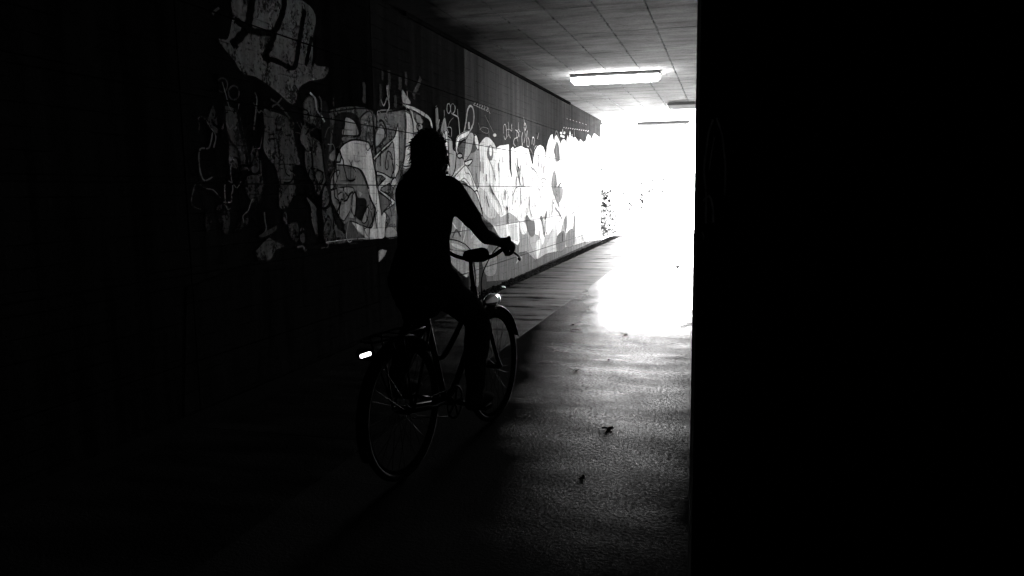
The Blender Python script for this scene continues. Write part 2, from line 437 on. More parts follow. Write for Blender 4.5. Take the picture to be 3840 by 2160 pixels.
# ------------------------------------------------------------------ graffiti outlines in wall coordinates (metres along the tunnel, metres up)
GRAFFITI = [
 ('graffiti', 'bold black brush letters on a pale grey patch high on the wall', [
  ('f',0.092,1,0,[(4.985,2.807),(5.624,2.954),(5.976,2.959),(6.111,2.878),(6.047,2.692),(6.062,2.489),(6.295,2.491),(6.219,2.398),(5.953,2.331),(5.793,2.257),(5.692,2.115),(5.447,2.193),(5.195,2.261),(5.027,2.266),(4.92,2.344),(4.756,2.454),(4.866,2.48),(4.936,2.638)]),
  ('s',0.003,1,0.0614,[(5.194,2.841),(5.151,2.709),(5.119,2.621),(5.028,2.53),(4.906,2.442)]),
  ('s',0.003,1,0.0522,[(4.957,2.629),(5.059,2.609),(5.176,2.591),(5.379,2.615),(5.489,2.665),(5.598,2.817),(5.637,2.943)]),
  ('s',0.003,1,0.053,[(5.474,2.647),(5.403,2.534),(5.296,2.41)]),
  ('s',0.003,1,0.0462,[(5.284,2.415),(5.468,2.422),(5.718,2.407),(5.806,2.573),(5.885,2.786),(5.934,2.903)]),
  ('s',0.003,1,0.0354,[(6.032,2.705),(5.975,2.586),(5.911,2.451)]),
  ('s',0.003,1,0.0294,[(6.137,2.724),(6.088,2.604),(6.022,2.467)]),
  ('s',0.066,1,0.0184,[(4.708,2.611),(4.742,2.643),(4.787,2.672)]),
 ]),
 ('graffiti', 'faint grey column shapes in the darkness at the far left of the wall', [
  ('f',0.057,1,0,[(4.778,2.008),(4.901,2.003),(4.925,1.964),(4.943,1.847),(4.989,1.723),(5.002,1.629),(5.005,1.577),(4.808,1.606),(4.815,1.747),(4.783,1.918)]),
  ('f',0.04,1,0,[(4.615,1.944),(4.665,1.997),(4.694,1.822),(4.583,1.87)]),
  ('f',0.026,1,0,[(5,1.525),(5.185,1.545),(5.199,1.438),(5.136,1.349),(5.044,1.351),(4.978,1.438)]),
  ('f',0.026,1,0,[(4.633,1.316),(4.754,1.322),(4.771,1.203),(4.722,1.122),(4.661,1.191)]),
  ('f',0.022,1,0,[(4.516,1.294),(4.554,1.302),(4.563,1.188),(4.503,1.158)]),
  ('f',0.02,1,0,[(4.883,1.199),(4.988,1.229),(4.968,1.178),(4.82,1.133)]),
  ('f',0.029,1,0,[(5.088,1.745),(5.155,1.73),(5.157,1.58),(5.064,1.57)]),
  ('s',0.035,1,0.0087,[(4.953,1.958),(4.981,1.867),(5.019,1.724),(5.042,1.578)]),
  ('s',0.035,1,0.0108,[(5.187,1.652),(5.185,1.581),(5.188,1.492)]),
  ('s',0.035,1,0.0134,[(4.831,2.16),(4.817,2.13),(4.785,2.109),(4.747,2.105),(4.718,2.119),(4.71,2.145),(4.724,2.174),(4.755,2.195),(4.793,2.2),(4.822,2.187),(4.831,2.16)]),
  ('s',0.035,1,0.0137,[(4.963,2.122),(4.948,2.092),(4.914,2.071),(4.874,2.067),(4.845,2.081),(4.835,2.108),(4.85,2.137),(4.883,2.159),(4.922,2.164),(4.953,2.15),(4.963,2.122)]),
  ('s',0.003,1,0.0186,[(4.661,2.111),(4.707,2.096),(4.718,2.151),(4.698,2.224)]),
  ('s',0.003,1,0.013,[(4.783,1.621),(4.799,1.545),(4.878,1.549),(4.908,1.578),(4.9,1.648),(4.863,1.663)]),
  ('s',0.09,1,0.0079,[(4.955,2.049),(4.918,1.98),(4.843,2.001),(4.802,2.098),(4.769,2.174)]),
  ('s',0.003,1,0.0187,[(5.035,1.222),(5.111,1.171),(5.153,1.153),(5.177,1.076),(5.196,1.038),(5.258,1.061)]),
  ('s',0.09,1,0.0108,[(4.709,1.348),(4.794,1.348),(4.806,1.4),(4.824,1.449),(4.806,1.565),(4.847,1.652)]),
  ('s',0.003,1,0.0062,[(4.621,1.57),(4.609,1.641),(4.636,1.671),(4.638,1.713),(4.596,1.799),(4.566,1.836),(4.515,1.79)]),
  ('s',0.09,1,0.0122,[(4.601,1.519),(4.508,1.498),(4.471,1.594),(4.491,1.701),(4.584,1.717),(4.632,1.82)]),
  ('s',0.003,1,0.0075,[(4.561,1.744),(4.529,1.686),(4.451,1.687),(4.385,1.635),(4.358,1.603),(4.395,1.531),(4.456,1.537)]),
  ('s',0.06,1,0.0092,[(5.008,1.85),(4.985,1.748),(4.981,1.63),(5.033,1.57)]),
  ('s',0.09,1,0.0197,[(4.869,1.887),(4.823,1.858),(4.78,1.896),(4.737,1.848)]),
  ('s',0.006,1,0.0175,[(4.76,2.09),(4.777,1.986),(4.772,1.874),(4.792,1.832),(4.825,1.775),(4.903,1.717),(4.921,1.649),(4.934,1.537)]),
  ('s',0.09,1,0.0094,[(4.924,1.494),(4.872,1.447),(4.833,1.469),(4.75,1.5),(4.726,1.402),(4.744,1.299),(4.793,1.312)]),
  ('s',0.06,1,0.0087,[(4.674,1.377),(4.602,1.432),(4.518,1.444),(4.441,1.479),(4.396,1.436),(4.37,1.339),(4.456,1.304)]),
  ('s',0.003,1,0.0161,[(4.687,1.22),(4.671,1.177),(4.673,1.068),(4.703,1.014),(4.653,0.93),(4.696,0.93)]),
  ('s',0.003,1,0.0101,[(4.92,1.45),(4.885,1.44),(4.882,1.327),(4.907,1.259),(4.871,1.157),(4.796,1.129)]),
  ('s',0.003,1,0.0139,[(4.626,1.892),(4.7,1.848),(4.714,1.797),(4.754,1.757)]),
  ('s',0.09,1,0.0141,[(5.154,2.147),(5.176,2.097),(5.164,2.048),(5.139,1.958),(5.115,1.869)]),
  ('s',0.06,1,0.0134,[(5.127,2.071),(5.187,2.006),(5.229,2.019),(5.318,1.986),(5.376,2.065),(5.444,2.095),(5.517,2.145)]),
  ('s',0.003,1,0.0071,[(5.037,1.97),(5.006,1.951),(5.014,1.871),(4.996,1.804)]),
  ('s',0.09,1,0.0111,[(4.632,1.718),(4.661,1.796),(4.62,1.845),(4.542,1.912),(4.487,1.901),(4.493,1.853),(4.485,1.806)]),
  ('s',0.003,1,0.0151,[(4.744,1.504),(4.814,1.472),(4.896,1.524),(4.929,1.606),(5.022,1.603),(5.085,1.615)]),
  ('s',0.003,1,0.0137,[(5.05,1.927),(5.086,1.865),(5.097,1.794),(5.121,1.707),(5.062,1.622),(5.035,1.585),(5.062,1.55),(5.137,1.549)]),
  ('s',0.003,1,0.0062,[(4.997,1.301),(5.079,1.288),(5.112,1.328),(5.124,1.386)]),
  ('s',0.003,1,0.0118,[(4.811,1.974),(4.738,1.938),(4.714,1.857),(4.721,1.817)]),
  ('s',0.003,1,0.008,[(5.137,1.122),(5.182,1.126),(5.194,1.226),(5.146,1.27)]),
  ('s',0.006,1,0.0097,[(4.997,2.1),(5.043,2.052),(5.027,1.982),(5.06,1.87),(5.049,1.769),(5.028,1.723)]),
 ]),
 ('graffiti', 'grey sprayed figure with raised hand and black looped tag across it', [
  ('f',0.066,1,0,[(5.26,2.029),(5.356,2.029),(5.472,2.022),(5.608,1.997),(5.686,1.965),(5.67,1.888),(5.712,1.747),(5.749,1.642),(5.665,1.63),(5.639,1.534),(5.653,1.38),(5.586,1.342),(5.458,1.288),(5.413,1.364),(5.425,1.494),(5.384,1.604),(5.292,1.674),(5.235,1.752),(5.263,1.887)]),
  ('s',0.053,1,0.0207,[(5.365,2.124),(5.478,2.086),(5.593,2.023),(5.668,1.969)]),
  ('f',0.092,1,0,[(5.845,2.094),(5.87,2.165),(5.981,2.221),(6.069,2.201),(6.103,2.119),(6.129,1.95),(5.999,1.97),(5.883,1.981),(5.839,2.026)]),
  ('s',0.03,1,0.0133,[(5.845,2.094),(5.87,2.165),(5.981,2.221),(6.069,2.201),(6.103,2.119),(6.129,1.95),(5.999,1.97),(5.883,1.981),(5.839,2.026),(5.845,2.094)]),
  ('f',0.084,1,0,[(5.801,1.916),(5.87,1.941),(5.937,1.936),(5.933,1.886),(6.108,1.827),(6.128,1.695),(6.152,1.603),(6.177,1.521),(6.12,1.479),(6.03,1.387),(5.957,1.478),(5.85,1.596),(5.831,1.714),(5.846,1.773),(5.775,1.828),(5.78,1.881)]),
  ('s',0.066,0,0.0078,[(5.724,1.983),(5.801,1.916)]),
  ('s',0.066,0,0.0079,[(5.78,1.997),(5.824,1.923)]),
  ('s',0.066,0,0.0079,[(5.855,1.993),(5.856,1.93)]),
  ('s',0.066,0,0.0078,[(5.698,1.895),(5.79,1.891)]),
  ('f',0.07,1,0,[(5.83,1.368),(5.923,1.317),(5.98,1.275),(5.99,1.152),(5.973,1.03),(5.925,1.104),(5.892,1.187),(5.881,1.288)]),
  ('f',0.048,1,0,[(5.533,1.152),(5.661,1.161),(5.673,1.048),(5.629,1.012),(5.544,1.075)]),
  ('f',0.048,1,0,[(5.702,1.105),(5.76,1.112),(5.764,1.003),(5.704,1.012)]),
  ('f',0.044,1,0,[(5.462,1.241),(5.507,1.258),(5.508,1.163),(5.465,1.174)]),
  ('f',0.053,1,0,[(5.104,1.001),(5.237,1.065),(5.301,1.042),(5.449,0.99),(5.327,0.966),(5.238,0.899),(5.096,0.912),(5.056,0.978)]),
  ('f',0.035,1,0,[(5.112,1.09),(5.193,1.113),(5.344,1.151),(5.332,1.115),(5.174,1.078)]),
  ('f',0.088,1,0,[(6.077,1.335),(6.14,1.458),(6.202,1.437),(6.208,1.333),(6.146,1.287),(6.084,1.293)]),
  ('f',0.073,1,0,[(6.081,1.262),(6.155,1.266),(6.222,1.301),(6.278,1.183),(6.319,1.117),(6.503,1.01),(6.594,0.954),(6.109,0.97),(6.101,1.127)]),
  ('f',0.066,1,0,[(5.422,1.363),(5.58,1.476),(5.659,1.457),(5.606,1.371),(5.529,1.305),(5.424,1.289)]),
  ('s',0.003,1,0.0128,[(5.814,1.581),(5.799,1.554),(5.765,1.537),(5.726,1.536),(5.696,1.552),(5.686,1.578),(5.701,1.604),(5.734,1.621),(5.773,1.622),(5.804,1.607),(5.814,1.581)]),
  ('s',0.003,1,0.0129,[(5.858,1.453),(5.838,1.419),(5.793,1.398),(5.739,1.399),(5.698,1.419),(5.685,1.452),(5.704,1.485),(5.748,1.506),(5.802,1.507),(5.844,1.486),(5.858,1.453)]),
  ('s',0.003,1,0.0131,[(5.975,1.554),(5.962,1.517),(5.935,1.494),(5.903,1.494),(5.879,1.516),(5.873,1.552),(5.886,1.588),(5.913,1.611),(5.945,1.612),(5.969,1.59),(5.975,1.554)]),
  ('s',0.003,1,0.0134,[(6.121,1.541),(6.103,1.505),(6.062,1.483),(6.014,1.483),(5.978,1.504),(5.966,1.538),(5.984,1.573),(6.024,1.595),(6.072,1.596),(6.109,1.575),(6.121,1.541)]),
  ('s',0.003,1,0.0131,[(5.948,1.399),(5.938,1.384),(5.913,1.375),(5.884,1.375),(5.861,1.385),(5.854,1.4),(5.864,1.415),(5.888,1.424),(5.917,1.424),(5.94,1.415),(5.948,1.399)]),
  ('s',0.003,1,0.0134,[(5.634,1.644),(5.636,1.543),(5.581,1.493),(5.489,1.487)]),
  ('s',0.003,1,0.0143,[(5.859,1.596),(5.968,1.611),(6.068,1.593),(6.129,1.577)]),
  ('s',0.003,1,0.0129,[(5.579,1.304),(5.605,1.356),(5.699,1.389),(5.831,1.378),(5.945,1.337),(5.992,1.3)]),
  ('s',0.003,1,0.0129,[(5.662,1.283),(5.695,1.341),(5.781,1.354),(5.863,1.308),(5.887,1.237)]),
  ('s',0.003,1,0.0123,[(5.951,1.405),(5.979,1.387),(6.002,1.351)]),
  ('s',0.003,1,0.0147,[(6.062,1.278),(6.155,1.269),(6.223,1.306),(6.235,1.374)]),
  ('s',0.003,1,0.0621,[(6.05,1.376),(6.027,1.233),(6.037,1.109),(6.057,0.973)]),
  ('s',0.003,0,0.0101,[(5.31,1.873),(5.322,1.797)]),
  ('s',0.003,0,0.0102,[(5.368,1.884),(5.38,1.8)]),
  ('s',0.003,0,0.0101,[(5.292,1.813),(5.404,1.829)]),
  ('s',0.003,0,0.0101,[(5.3,1.85),(5.39,1.86)]),
  ('s',0.003,0,0.0103,[(5.401,1.888),(5.495,1.904)]),
  ('s',0.003,0,0.0103,[(5.426,1.852),(5.462,1.874)]),
  ('s',0.003,0,0.0105,[(5.543,1.859),(5.636,1.869)]),
  ('s',0.003,0,0.0105,[(5.588,1.875),(5.613,1.851)]),
  ('s',0.006,1,0.0185,[(5.089,1.92),(5.017,1.868),(4.979,1.77),(5.01,1.7),(5.06,1.682)]),
  ('s',0.003,1,0.0139,[(6.325,1.621),(6.291,1.511),(6.301,1.422),(6.309,1.366),(6.375,1.333),(6.392,1.278),(6.37,1.184)]),
  ('s',0.09,1,0.0118,[(5.466,1.493),(5.532,1.545),(5.562,1.562),(5.617,1.565),(5.654,1.547)]),
  ('s',0.09,1,0.0099,[(5.072,1.363),(5.039,1.358),(4.989,1.287),(4.92,1.244),(4.926,1.196)]),
  ('s',0.003,1,0.0127,[(5.898,1.192),(5.846,1.212),(5.764,1.162),(5.707,1.07)]),
  ('s',0.06,1,0.0193,[(5.776,1.881),(5.834,1.954),(5.91,1.919),(5.999,1.947),(6.078,1.996),(6.122,2.101),(6.13,2.19),(6.095,2.222)]),
  ('s',0.09,1,0.0121,[(6.016,1.495),(5.978,1.595),(5.928,1.567),(5.884,1.614),(5.858,1.582)]),
  ('s',0.003,1,0.0121,[(6.134,1.182),(6.1,1.135),(6.062,1.133),(6.034,1.175)]),
  ('s',0.09,1,0.0119,[(6.237,0.986),(6.189,1.039),(6.202,1.084),(6.18,1.137)]),
  ('s',0.003,1,0.0093,[(5.748,1.794),(5.808,1.785),(5.867,1.749),(5.935,1.771),(5.956,1.844),(5.938,1.914)]),
  ('s',0.006,1,0.0079,[(5.365,1.691),(5.357,1.61),(5.399,1.57),(5.427,1.601),(5.48,1.595)]),
  ('s',0.09,1,0.0189,[(5.635,0.966),(5.722,0.967),(5.75,0.93),(5.775,0.93),(5.782,0.93)]),
  ('s',0.006,1,0.0066,[(5.726,1.541),(5.661,1.569),(5.645,1.652),(5.596,1.72)]),
  ('s',0.06,1,0.0153,[(6.022,1.711),(5.99,1.692),(5.998,1.627),(5.959,1.519)]),
  ('s',0.006,1,0.0184,[(5.608,1.051),(5.658,1.052),(5.708,1.09),(5.747,1.08),(5.786,1.064)]),
  ('s',0.003,1,0.0158,[(5.844,1.881),(5.916,1.951),(5.917,2.042),(5.889,2.082),(5.811,2.096),(5.805,2.139),(5.748,2.234),(5.706,2.271)]),
  ('s',0.06,1,0.0105,[(6.165,1.88),(6.23,1.965),(6.321,1.996),(6.362,2.078),(6.356,2.147),(6.348,2.235)]),
  ('s',0.06,1,0.0134,[(5.188,1.265),(5.193,1.198),(5.205,1.138),(5.152,1.099)]),
  ('s',0.003,1,0.0178,[(6.363,1.795),(6.413,1.772),(6.484,1.701),(6.497,1.633),(6.521,1.585),(6.549,1.532),(6.631,1.512),(6.716,1.533)]),
  ('s',0.006,1,0.0178,[(5.871,1.469),(5.893,1.38),(5.976,1.4),(6.002,1.488),(5.959,1.554),(5.934,1.611),(5.935,1.678),(5.924,1.786)]),
  ('s',0.003,1,0.0111,[(5.569,1.541),(5.517,1.566),(5.486,1.656),(5.444,1.671),(5.431,1.764),(5.433,1.845),(5.407,1.951),(5.435,2)]),
  ('s',0.06,1,0.0068,[(5.208,1.824),(5.17,1.744),(5.093,1.733),(5.051,1.69)]),
  ('s',0.06,1,0.0117,[(6.044,1.805),(5.988,1.779),(6.008,1.711),(6.054,1.673)]),
  ('s',0.06,1,0.0075,[(5.47,1.474),(5.533,1.452),(5.541,1.39),(5.529,1.326),(5.504,1.293),(5.431,1.337)]),
  ('s',0.09,1,0.0103,[(6.42,1.047),(6.328,1.068),(6.251,1.074),(6.183,1.014),(6.152,0.964),(6.133,0.93),(6.084,0.93),(6.021,0.93)]),
  ('s',0.09,1,0.0108,[(6.359,1.48),(6.357,1.382),(6.381,1.341),(6.468,1.337),(6.537,1.403),(6.533,1.473)]),
 ]),
 ('faded_base_coat', 'faded grey base coat behind the face and zigzag graffiti', [
  ('f',0.1,1,0,[(6.227,2.101),(7.152,2.205),(7.18,1.872),(7.182,1.476),(6.506,1.629),(6.234,1.572),(6.179,1.737)]),
  ('s',0.012,1,0.015,[(6.227,2.101),(7.152,2.205),(7.18,1.872),(7.182,1.476),(6.506,1.629),(6.234,1.572),(6.179,1.737),(6.227,2.101)]),
  ('f',0.17,1,0,[(6.475,1.916),(6.86,1.945),(6.893,2.109),(7.129,2.184),(7.163,1.936),(7.124,1.85),(7.042,1.892),(6.718,1.896),(6.524,1.846)]),
  ('s',0.012,1,0.0157,[(6.475,1.916),(6.86,1.945),(6.893,2.109),(7.129,2.184),(7.163,1.936),(7.124,1.85),(7.042,1.892),(6.718,1.896),(6.524,1.846),(6.475,1.916)]),
  ('f',0.2,1,0,[(7.26,2.196),(7.784,2.264),(7.939,2.289),(8.447,2.284),(8.433,2.09),(8.08,1.669),(7.808,1.56),(7.694,1.397),(7.636,0.953),(7.368,0.938),(7.273,1.207),(7.204,1.467),(7.212,1.855)]),
  ('s',0.006,1,0.0189,[(7.26,2.196),(7.784,2.264),(7.939,2.289),(8.447,2.284),(8.433,2.09),(8.08,1.669),(7.808,1.56),(7.694,1.397),(7.636,0.953),(7.368,0.938),(7.273,1.207),(7.204,1.467),(7.212,1.855),(7.26,2.196)]),
 ]),
 ('graffiti', 'large sprayed face with pale hood and black outline left of the cyclist', [
  ('f',0.012,1,0,[(6.301,1.758),(6.331,1.911),(6.379,2.056),(6.473,2.115),(6.642,2.139),(6.795,2.131),(6.87,2.071),(6.844,1.944),(6.53,1.919),(6.45,1.833)]),
  ('f',0.3,1,0,[(6.521,1.923),(6.556,2.011),(6.581,2.089),(6.695,2.087),(6.789,2.056),(6.829,2.005),(6.816,1.942)]),
  ('s',0.006,1,0.0132,[(6.521,1.923),(6.556,2.011),(6.581,2.089),(6.695,2.087),(6.789,2.056),(6.829,2.005),(6.816,1.942),(6.521,1.923)]),
  ('s',0.04,1,0.009,[(6.789,2.047),(6.805,2.004),(6.784,1.94)]),
  ('f',0.28,1,0,[(6.248,1.748),(6.366,1.795),(6.348,1.693),(6.286,1.682),(6.236,1.706)]),
  ('s',0.03,1,0.0164,[(6.248,1.748),(6.366,1.795),(6.348,1.693),(6.286,1.682),(6.236,1.706),(6.248,1.748)]),
  ('f',0.2,1,0,[(6.325,1.625),(6.381,1.652),(6.564,1.653),(6.775,1.636),(6.872,1.584),(6.948,1.503),(7.005,1.429),(7.03,1.345),(7.121,1.258),(7.115,1.183),(7.029,1.058),(6.733,1.118),(6.598,1.137),(6.519,1.105),(6.43,1.153),(6.313,1.268),(6.25,1.354),(6.231,1.439),(6.248,1.539)]),
  ('s',0.03,1,0.0106,[(6.325,1.625),(6.381,1.652),(6.564,1.653),(6.775,1.636),(6.872,1.584),(6.948,1.503),(7.005,1.429),(7.03,1.345),(7.121,1.258),(7.115,1.183),(7.029,1.058),(6.733,1.118),(6.598,1.137),(6.519,1.105),(6.43,1.153),(6.313,1.268),(6.25,1.354),(6.231,1.439),(6.248,1.539),(6.325,1.625)]),
  ('f',0.31,1,0,[(6.247,1.422),(6.436,1.451),(6.681,1.447),(6.673,1.349),(6.627,1.261),(6.526,1.184),(6.448,1.152),(6.329,1.251),(6.257,1.337)]),
  ('s',0.006,1,0.0104,[(6.247,1.422),(6.436,1.451),(6.681,1.447),(6.673,1.349),(6.627,1.261),(6.526,1.184),(6.448,1.152),(6.329,1.251),(6.257,1.337),(6.247,1.422)]),
  ('f',0.36,1,0,[(6.255,1.523),(6.322,1.582),(6.427,1.603),(6.37,1.524),(6.311,1.455),(6.243,1.439)]),
  ('s',0.006,1,0.0113,[(6.255,1.523),(6.322,1.582),(6.427,1.603),(6.37,1.524),(6.311,1.455),(6.243,1.439),(6.255,1.523)]),
  ('f',0.012,1,0,[(6.739,1.429),(6.773,1.357),(6.915,1.346),(6.952,1.29),(6.881,1.19),(6.836,1.137),(6.718,1.177),(6.686,1.268),(6.723,1.358)]),
  ('f',0.36,1,0,[(6.656,1.376),(6.717,1.407),(6.728,1.294),(6.689,1.187),(6.635,1.234)]),
  ('s',0.006,1,0.0163,[(6.656,1.376),(6.717,1.407),(6.728,1.294),(6.689,1.187),(6.635,1.234),(6.656,1.376)]),
  ('f',0.42,1,0,[(6.961,1.267),(6.994,1.233),(6.922,1.119),(6.835,1.123),(6.881,1.19)]),
  ('s',0.012,1,0.0135,[(6.961,1.267),(6.994,1.233),(6.922,1.119),(6.835,1.123),(6.881,1.19),(6.961,1.267)]),
  ('f',0.42,0,0,[(6.572,1.178),(6.628,1.221),(6.681,1.159)]),
  ('f',0.36,0,0,[(6.778,1.42),(6.873,1.394),(6.813,1.358)]),
  ('s',0.012,1,0.0157,[(6.367,1.383),(6.418,1.404),(6.47,1.414),(6.524,1.399),(6.575,1.37)]),
  ('s',0.012,1,0.0158,[(6.488,1.451),(6.487,1.395),(6.493,1.334)]),
  ('f',0.68,1,0,[(6.345,1.651),(6.407,1.755),(6.476,1.817),(6.581,1.862),(6.698,1.889),(6.836,1.897),(6.979,1.893),(7.051,1.874),(7.098,1.793),(7.133,1.692),(7.169,1.589),(7.187,1.476),(7.212,1.429),(7.243,1.342),(7.275,1.226),(7.287,1.172),(7.331,1.205),(7.391,1.174),(7.367,1.076),(7.322,0.939),(7.053,0.95),(6.884,0.963),(6.764,1.003),(6.699,1.061),(6.598,1.137),(6.714,1.119),(6.852,1.085),(7.029,1.056),(7.076,1.108),(7.126,1.182),(7.147,1.248),(7.081,1.307),(7.033,1.373),(7.007,1.447),(6.96,1.521),(6.893,1.594),(6.815,1.628),(6.697,1.643),(6.564,1.653),(6.453,1.655)]),
  ('s',0.006,1,0.0135,[(6.345,1.651),(6.407,1.755),(6.476,1.817),(6.581,1.862),(6.698,1.889),(6.836,1.897),(6.979,1.893),(7.051,1.874),(7.098,1.793),(7.133,1.692),(7.169,1.589),(7.187,1.476),(7.212,1.429),(7.243,1.342),(7.275,1.226),(7.287,1.172),(7.331,1.205),(7.391,1.174),(7.367,1.076),(7.322,0.939),(7.053,0.95),(6.884,0.963),(6.764,1.003),(6.699,1.061),(6.598,1.137),(6.714,1.119),(6.852,1.085),(7.029,1.056),(7.076,1.108),(7.126,1.182),(7.147,1.248),(7.081,1.307),(7.033,1.373),(7.007,1.447),(6.96,1.521),(6.893,1.594),(6.815,1.628),(6.697,1.643),(6.564,1.653),(6.453,1.655),(6.345,1.651)]),
  ('s',0.75,1,0.0076,[(6.995,1.438),(7.043,1.373),(7.133,1.268)]),
  ('s',0.3,1,0.0047,[(7.005,1.429),(7.063,1.344),(7.082,1.316)]),
  ('f',0.012,1,0,[(6.133,2.173),(6.234,2.183),(6.274,2.056),(6.279,1.907),(6.234,1.78),(6.204,1.622),(6.227,1.489),(6.246,1.354),(6.303,1.252),(6.368,1.172),(6.481,1.102),(6.495,1.044),(6.352,1.087),(6.298,1.192),(6.254,1.295),(6.188,1.439),(6.157,1.571),(6.138,1.686),(6.123,1.816),(6.125,1.978)]),
  ('f',0.09,1,0,[(6.482,1.107),(6.597,1.133),(6.708,1.051),(6.884,0.963),(6.565,0.974),(6.495,1.044)]),
  ('s',0.5,1,0.0053,[(6.115,0.976),(6.271,0.974),(6.508,0.974),(6.682,0.969),(6.843,0.964)]),
  ('s',0.72,1,0.0085,[(6.843,0.962),(6.967,0.952),(7.185,0.946)]),
  ('f',0.6,1,0,[(7.439,0.936),(7.513,0.952),(7.641,0.955),(7.635,0.937),(7.511,0.93)]),
  ('s',0.012,1,0.0136,[(7.439,0.936),(7.513,0.952),(7.641,0.955),(7.635,0.937),(7.511,0.93),(7.439,0.936)]),
  ('s',0.2,1,0.0074,[(6.353,1.682),(6.345,1.736),(6.342,1.799),(6.312,1.832),(6.266,1.827),(6.22,1.828)]),
  ('s',0.006,1,0.0178,[(7.526,1.494),(7.565,1.53),(7.617,1.56),(7.609,1.676),(7.579,1.713)]),
  ('s',0.2,1,0.0061,[(6.657,1.484),(6.66,1.547),(6.586,1.608),(6.531,1.583)]),
  ('s',0.008,1,0.0115,[(6.994,1.996),(7,1.921),(6.973,1.847),(7.012,1.81),(7.074,1.847)]),
  ('s',0.2,1,0.0167,[(6.401,1.318),(6.44,1.304),(6.498,1.319),(6.486,1.409),(6.4,1.425),(6.37,1.448),(6.347,1.496)]),
  ('s',0.02,1,0.014,[(7.355,1.881),(7.361,1.928),(7.405,1.954),(7.426,2.004),(7.485,1.996)]),
  ('s',0.02,1,0.0157,[(6.736,0.981),(6.709,0.957),(6.613,0.959),(6.576,0.958),(6.571,0.93),(6.6,0.93),(6.642,0.93),(6.721,0.93)]),
  ('s',0.008,1,0.0109,[(7.505,1.141),(7.522,1.182),(7.477,1.262),(7.466,1.303),(7.433,1.384),(7.365,1.413)]),
  ('s',0.3,1,0.0196,[(6.18,2.015),(6.129,2.062),(6.056,2.103),(6.036,2.195),(5.951,2.236)]),
  ('s',0.02,1,0.0077,[(7.022,1.329),(7.029,1.249),(7.068,1.242),(7.154,1.293),(7.183,1.27)]),
  ('s',0.3,1,0.0082,[(6.607,0.957),(6.544,0.95),(6.497,1.013),(6.543,1.114),(6.564,1.162),(6.593,1.215),(6.621,1.28),(6.577,1.314)]),
  ('s',0.2,1,0.0125,[(7.479,1.983),(7.474,2.094),(7.393,2.147),(7.355,2.181),(7.295,2.213),(7.257,2.192),(7.28,2.114),(7.273,2.026)]),
  ('s',0.02,1,0.0074,[(6.674,1.704),(6.633,1.599),(6.634,1.518),(6.688,1.515),(6.732,1.559)]),
  ('s',0.006,1,0.0075,[(6.725,1.014),(6.693,1.118),(6.707,1.219),(6.778,1.268)]),
  ('s',0.02,1,0.0159,[(7.591,1.739),(7.555,1.804),(7.48,1.824),(7.448,1.781),(7.403,1.679),(7.428,1.636),(7.474,1.657),(7.472,1.735)]),
  ('s',0.3,1,0.0148,[(7.462,2.133),(7.453,2.172),(7.475,2.216),(7.544,2.275),(7.529,2.372),(7.512,2.409),(7.509,2.49)]),
  ('s',0.008,1,0.0086,[(6.441,1.798),(6.369,1.771),(6.362,1.672),(6.314,1.592),(6.304,1.511),(6.35,1.422),(6.357,1.359)]),
  ('s',0.006,1,0.0095,[(6.739,1.596),(6.702,1.624),(6.669,1.644),(6.599,1.709)]),
  ('s',0.2,1,0.0102,[(6.749,1.109),(6.782,1.11),(6.863,1.06),(6.906,1.004),(6.95,0.974)]),
  ('s',0.006,1,0.0156,[(7.198,1.223),(7.156,1.203),(7.131,1.145),(7.152,1.043)]),
  ('s',0.02,1,0.0196,[(6.364,1.792),(6.398,1.814),(6.449,1.753),(6.432,1.684),(6.357,1.673),(6.348,1.632),(6.365,1.543)]),
  ('s',0.3,1,0.012,[(6.83,1.707),(6.763,1.691),(6.721,1.703),(6.709,1.757)]),
  ('s',0.006,1,0.0198,[(6.283,1.242),(6.328,1.229),(6.399,1.296),(6.428,1.344),(6.479,1.331),(6.536,1.339),(6.598,1.391),(6.662,1.411)]),
  ('s',0.02,1,0.0136,[(6.176,1.203),(6.22,1.145),(6.187,1.063),(6.129,1.023),(6.075,1.049)]),
  ('s',0.006,1,0.0168,[(6.207,1.318),(6.266,1.276),(6.268,1.213),(6.267,1.163),(6.251,1.101),(6.28,1.033),(6.318,0.991),(6.385,0.998)]),
  ('s',0.008,1,0.0103,[(6.857,0.971),(6.865,1.051),(6.91,1.061),(6.961,1.11),(6.915,1.195),(6.939,1.255),(6.988,1.286)]),
 ]),
 ('graffiti', 'pale angular zigzag lettering behind the cyclist head and back', [
  ('s',0.045,1,0.0535,[(7.575,2.652),(7.585,2.562),(7.57,2.469)]),
  ('s',0.045,1,0.0645,[(7.849,2.619),(7.862,2.554),(7.848,2.484)]),
  ('s',0.045,1,0.0469,[(8.017,2.697),(8.031,2.63),(8.017,2.559)]),
  ('s',0.045,1,0.0436,[(7.354,2.485),(7.362,2.375),(7.345,2.263)]),
  ('s',0.045,1,0.0499,[(6.982,2.454),(6.99,2.358),(6.974,2.259)]),
  ('s',0.045,1,0.0546,[(7.71,2.415),(7.723,2.354),(7.709,2.29)]),
  ('s',0.045,1,0.035,[(7.406,2.637),(7.419,2.587),(7.407,2.534)]),
  ('s',0.045,1,0.0386,[(8.234,2.502),(8.251,2.466),(8.239,2.427)]),
  ('s',0.06,1,0.0584,[(8.452,2.691),(8.367,2.594),(8.207,2.471)]),
  ('f',0.34,1,0,[(7.203,1.741),(7.486,1.859),(7.66,1.937),(7.692,1.699),(7.635,1.598),(7.51,1.546),(7.192,1.609)]),
  ('s',0.006,1,0.014,[(7.203,1.741),(7.486,1.859),(7.66,1.937),(7.692,1.699),(7.635,1.598),(7.51,1.546),(7.192,1.609),(7.203,1.741)]),
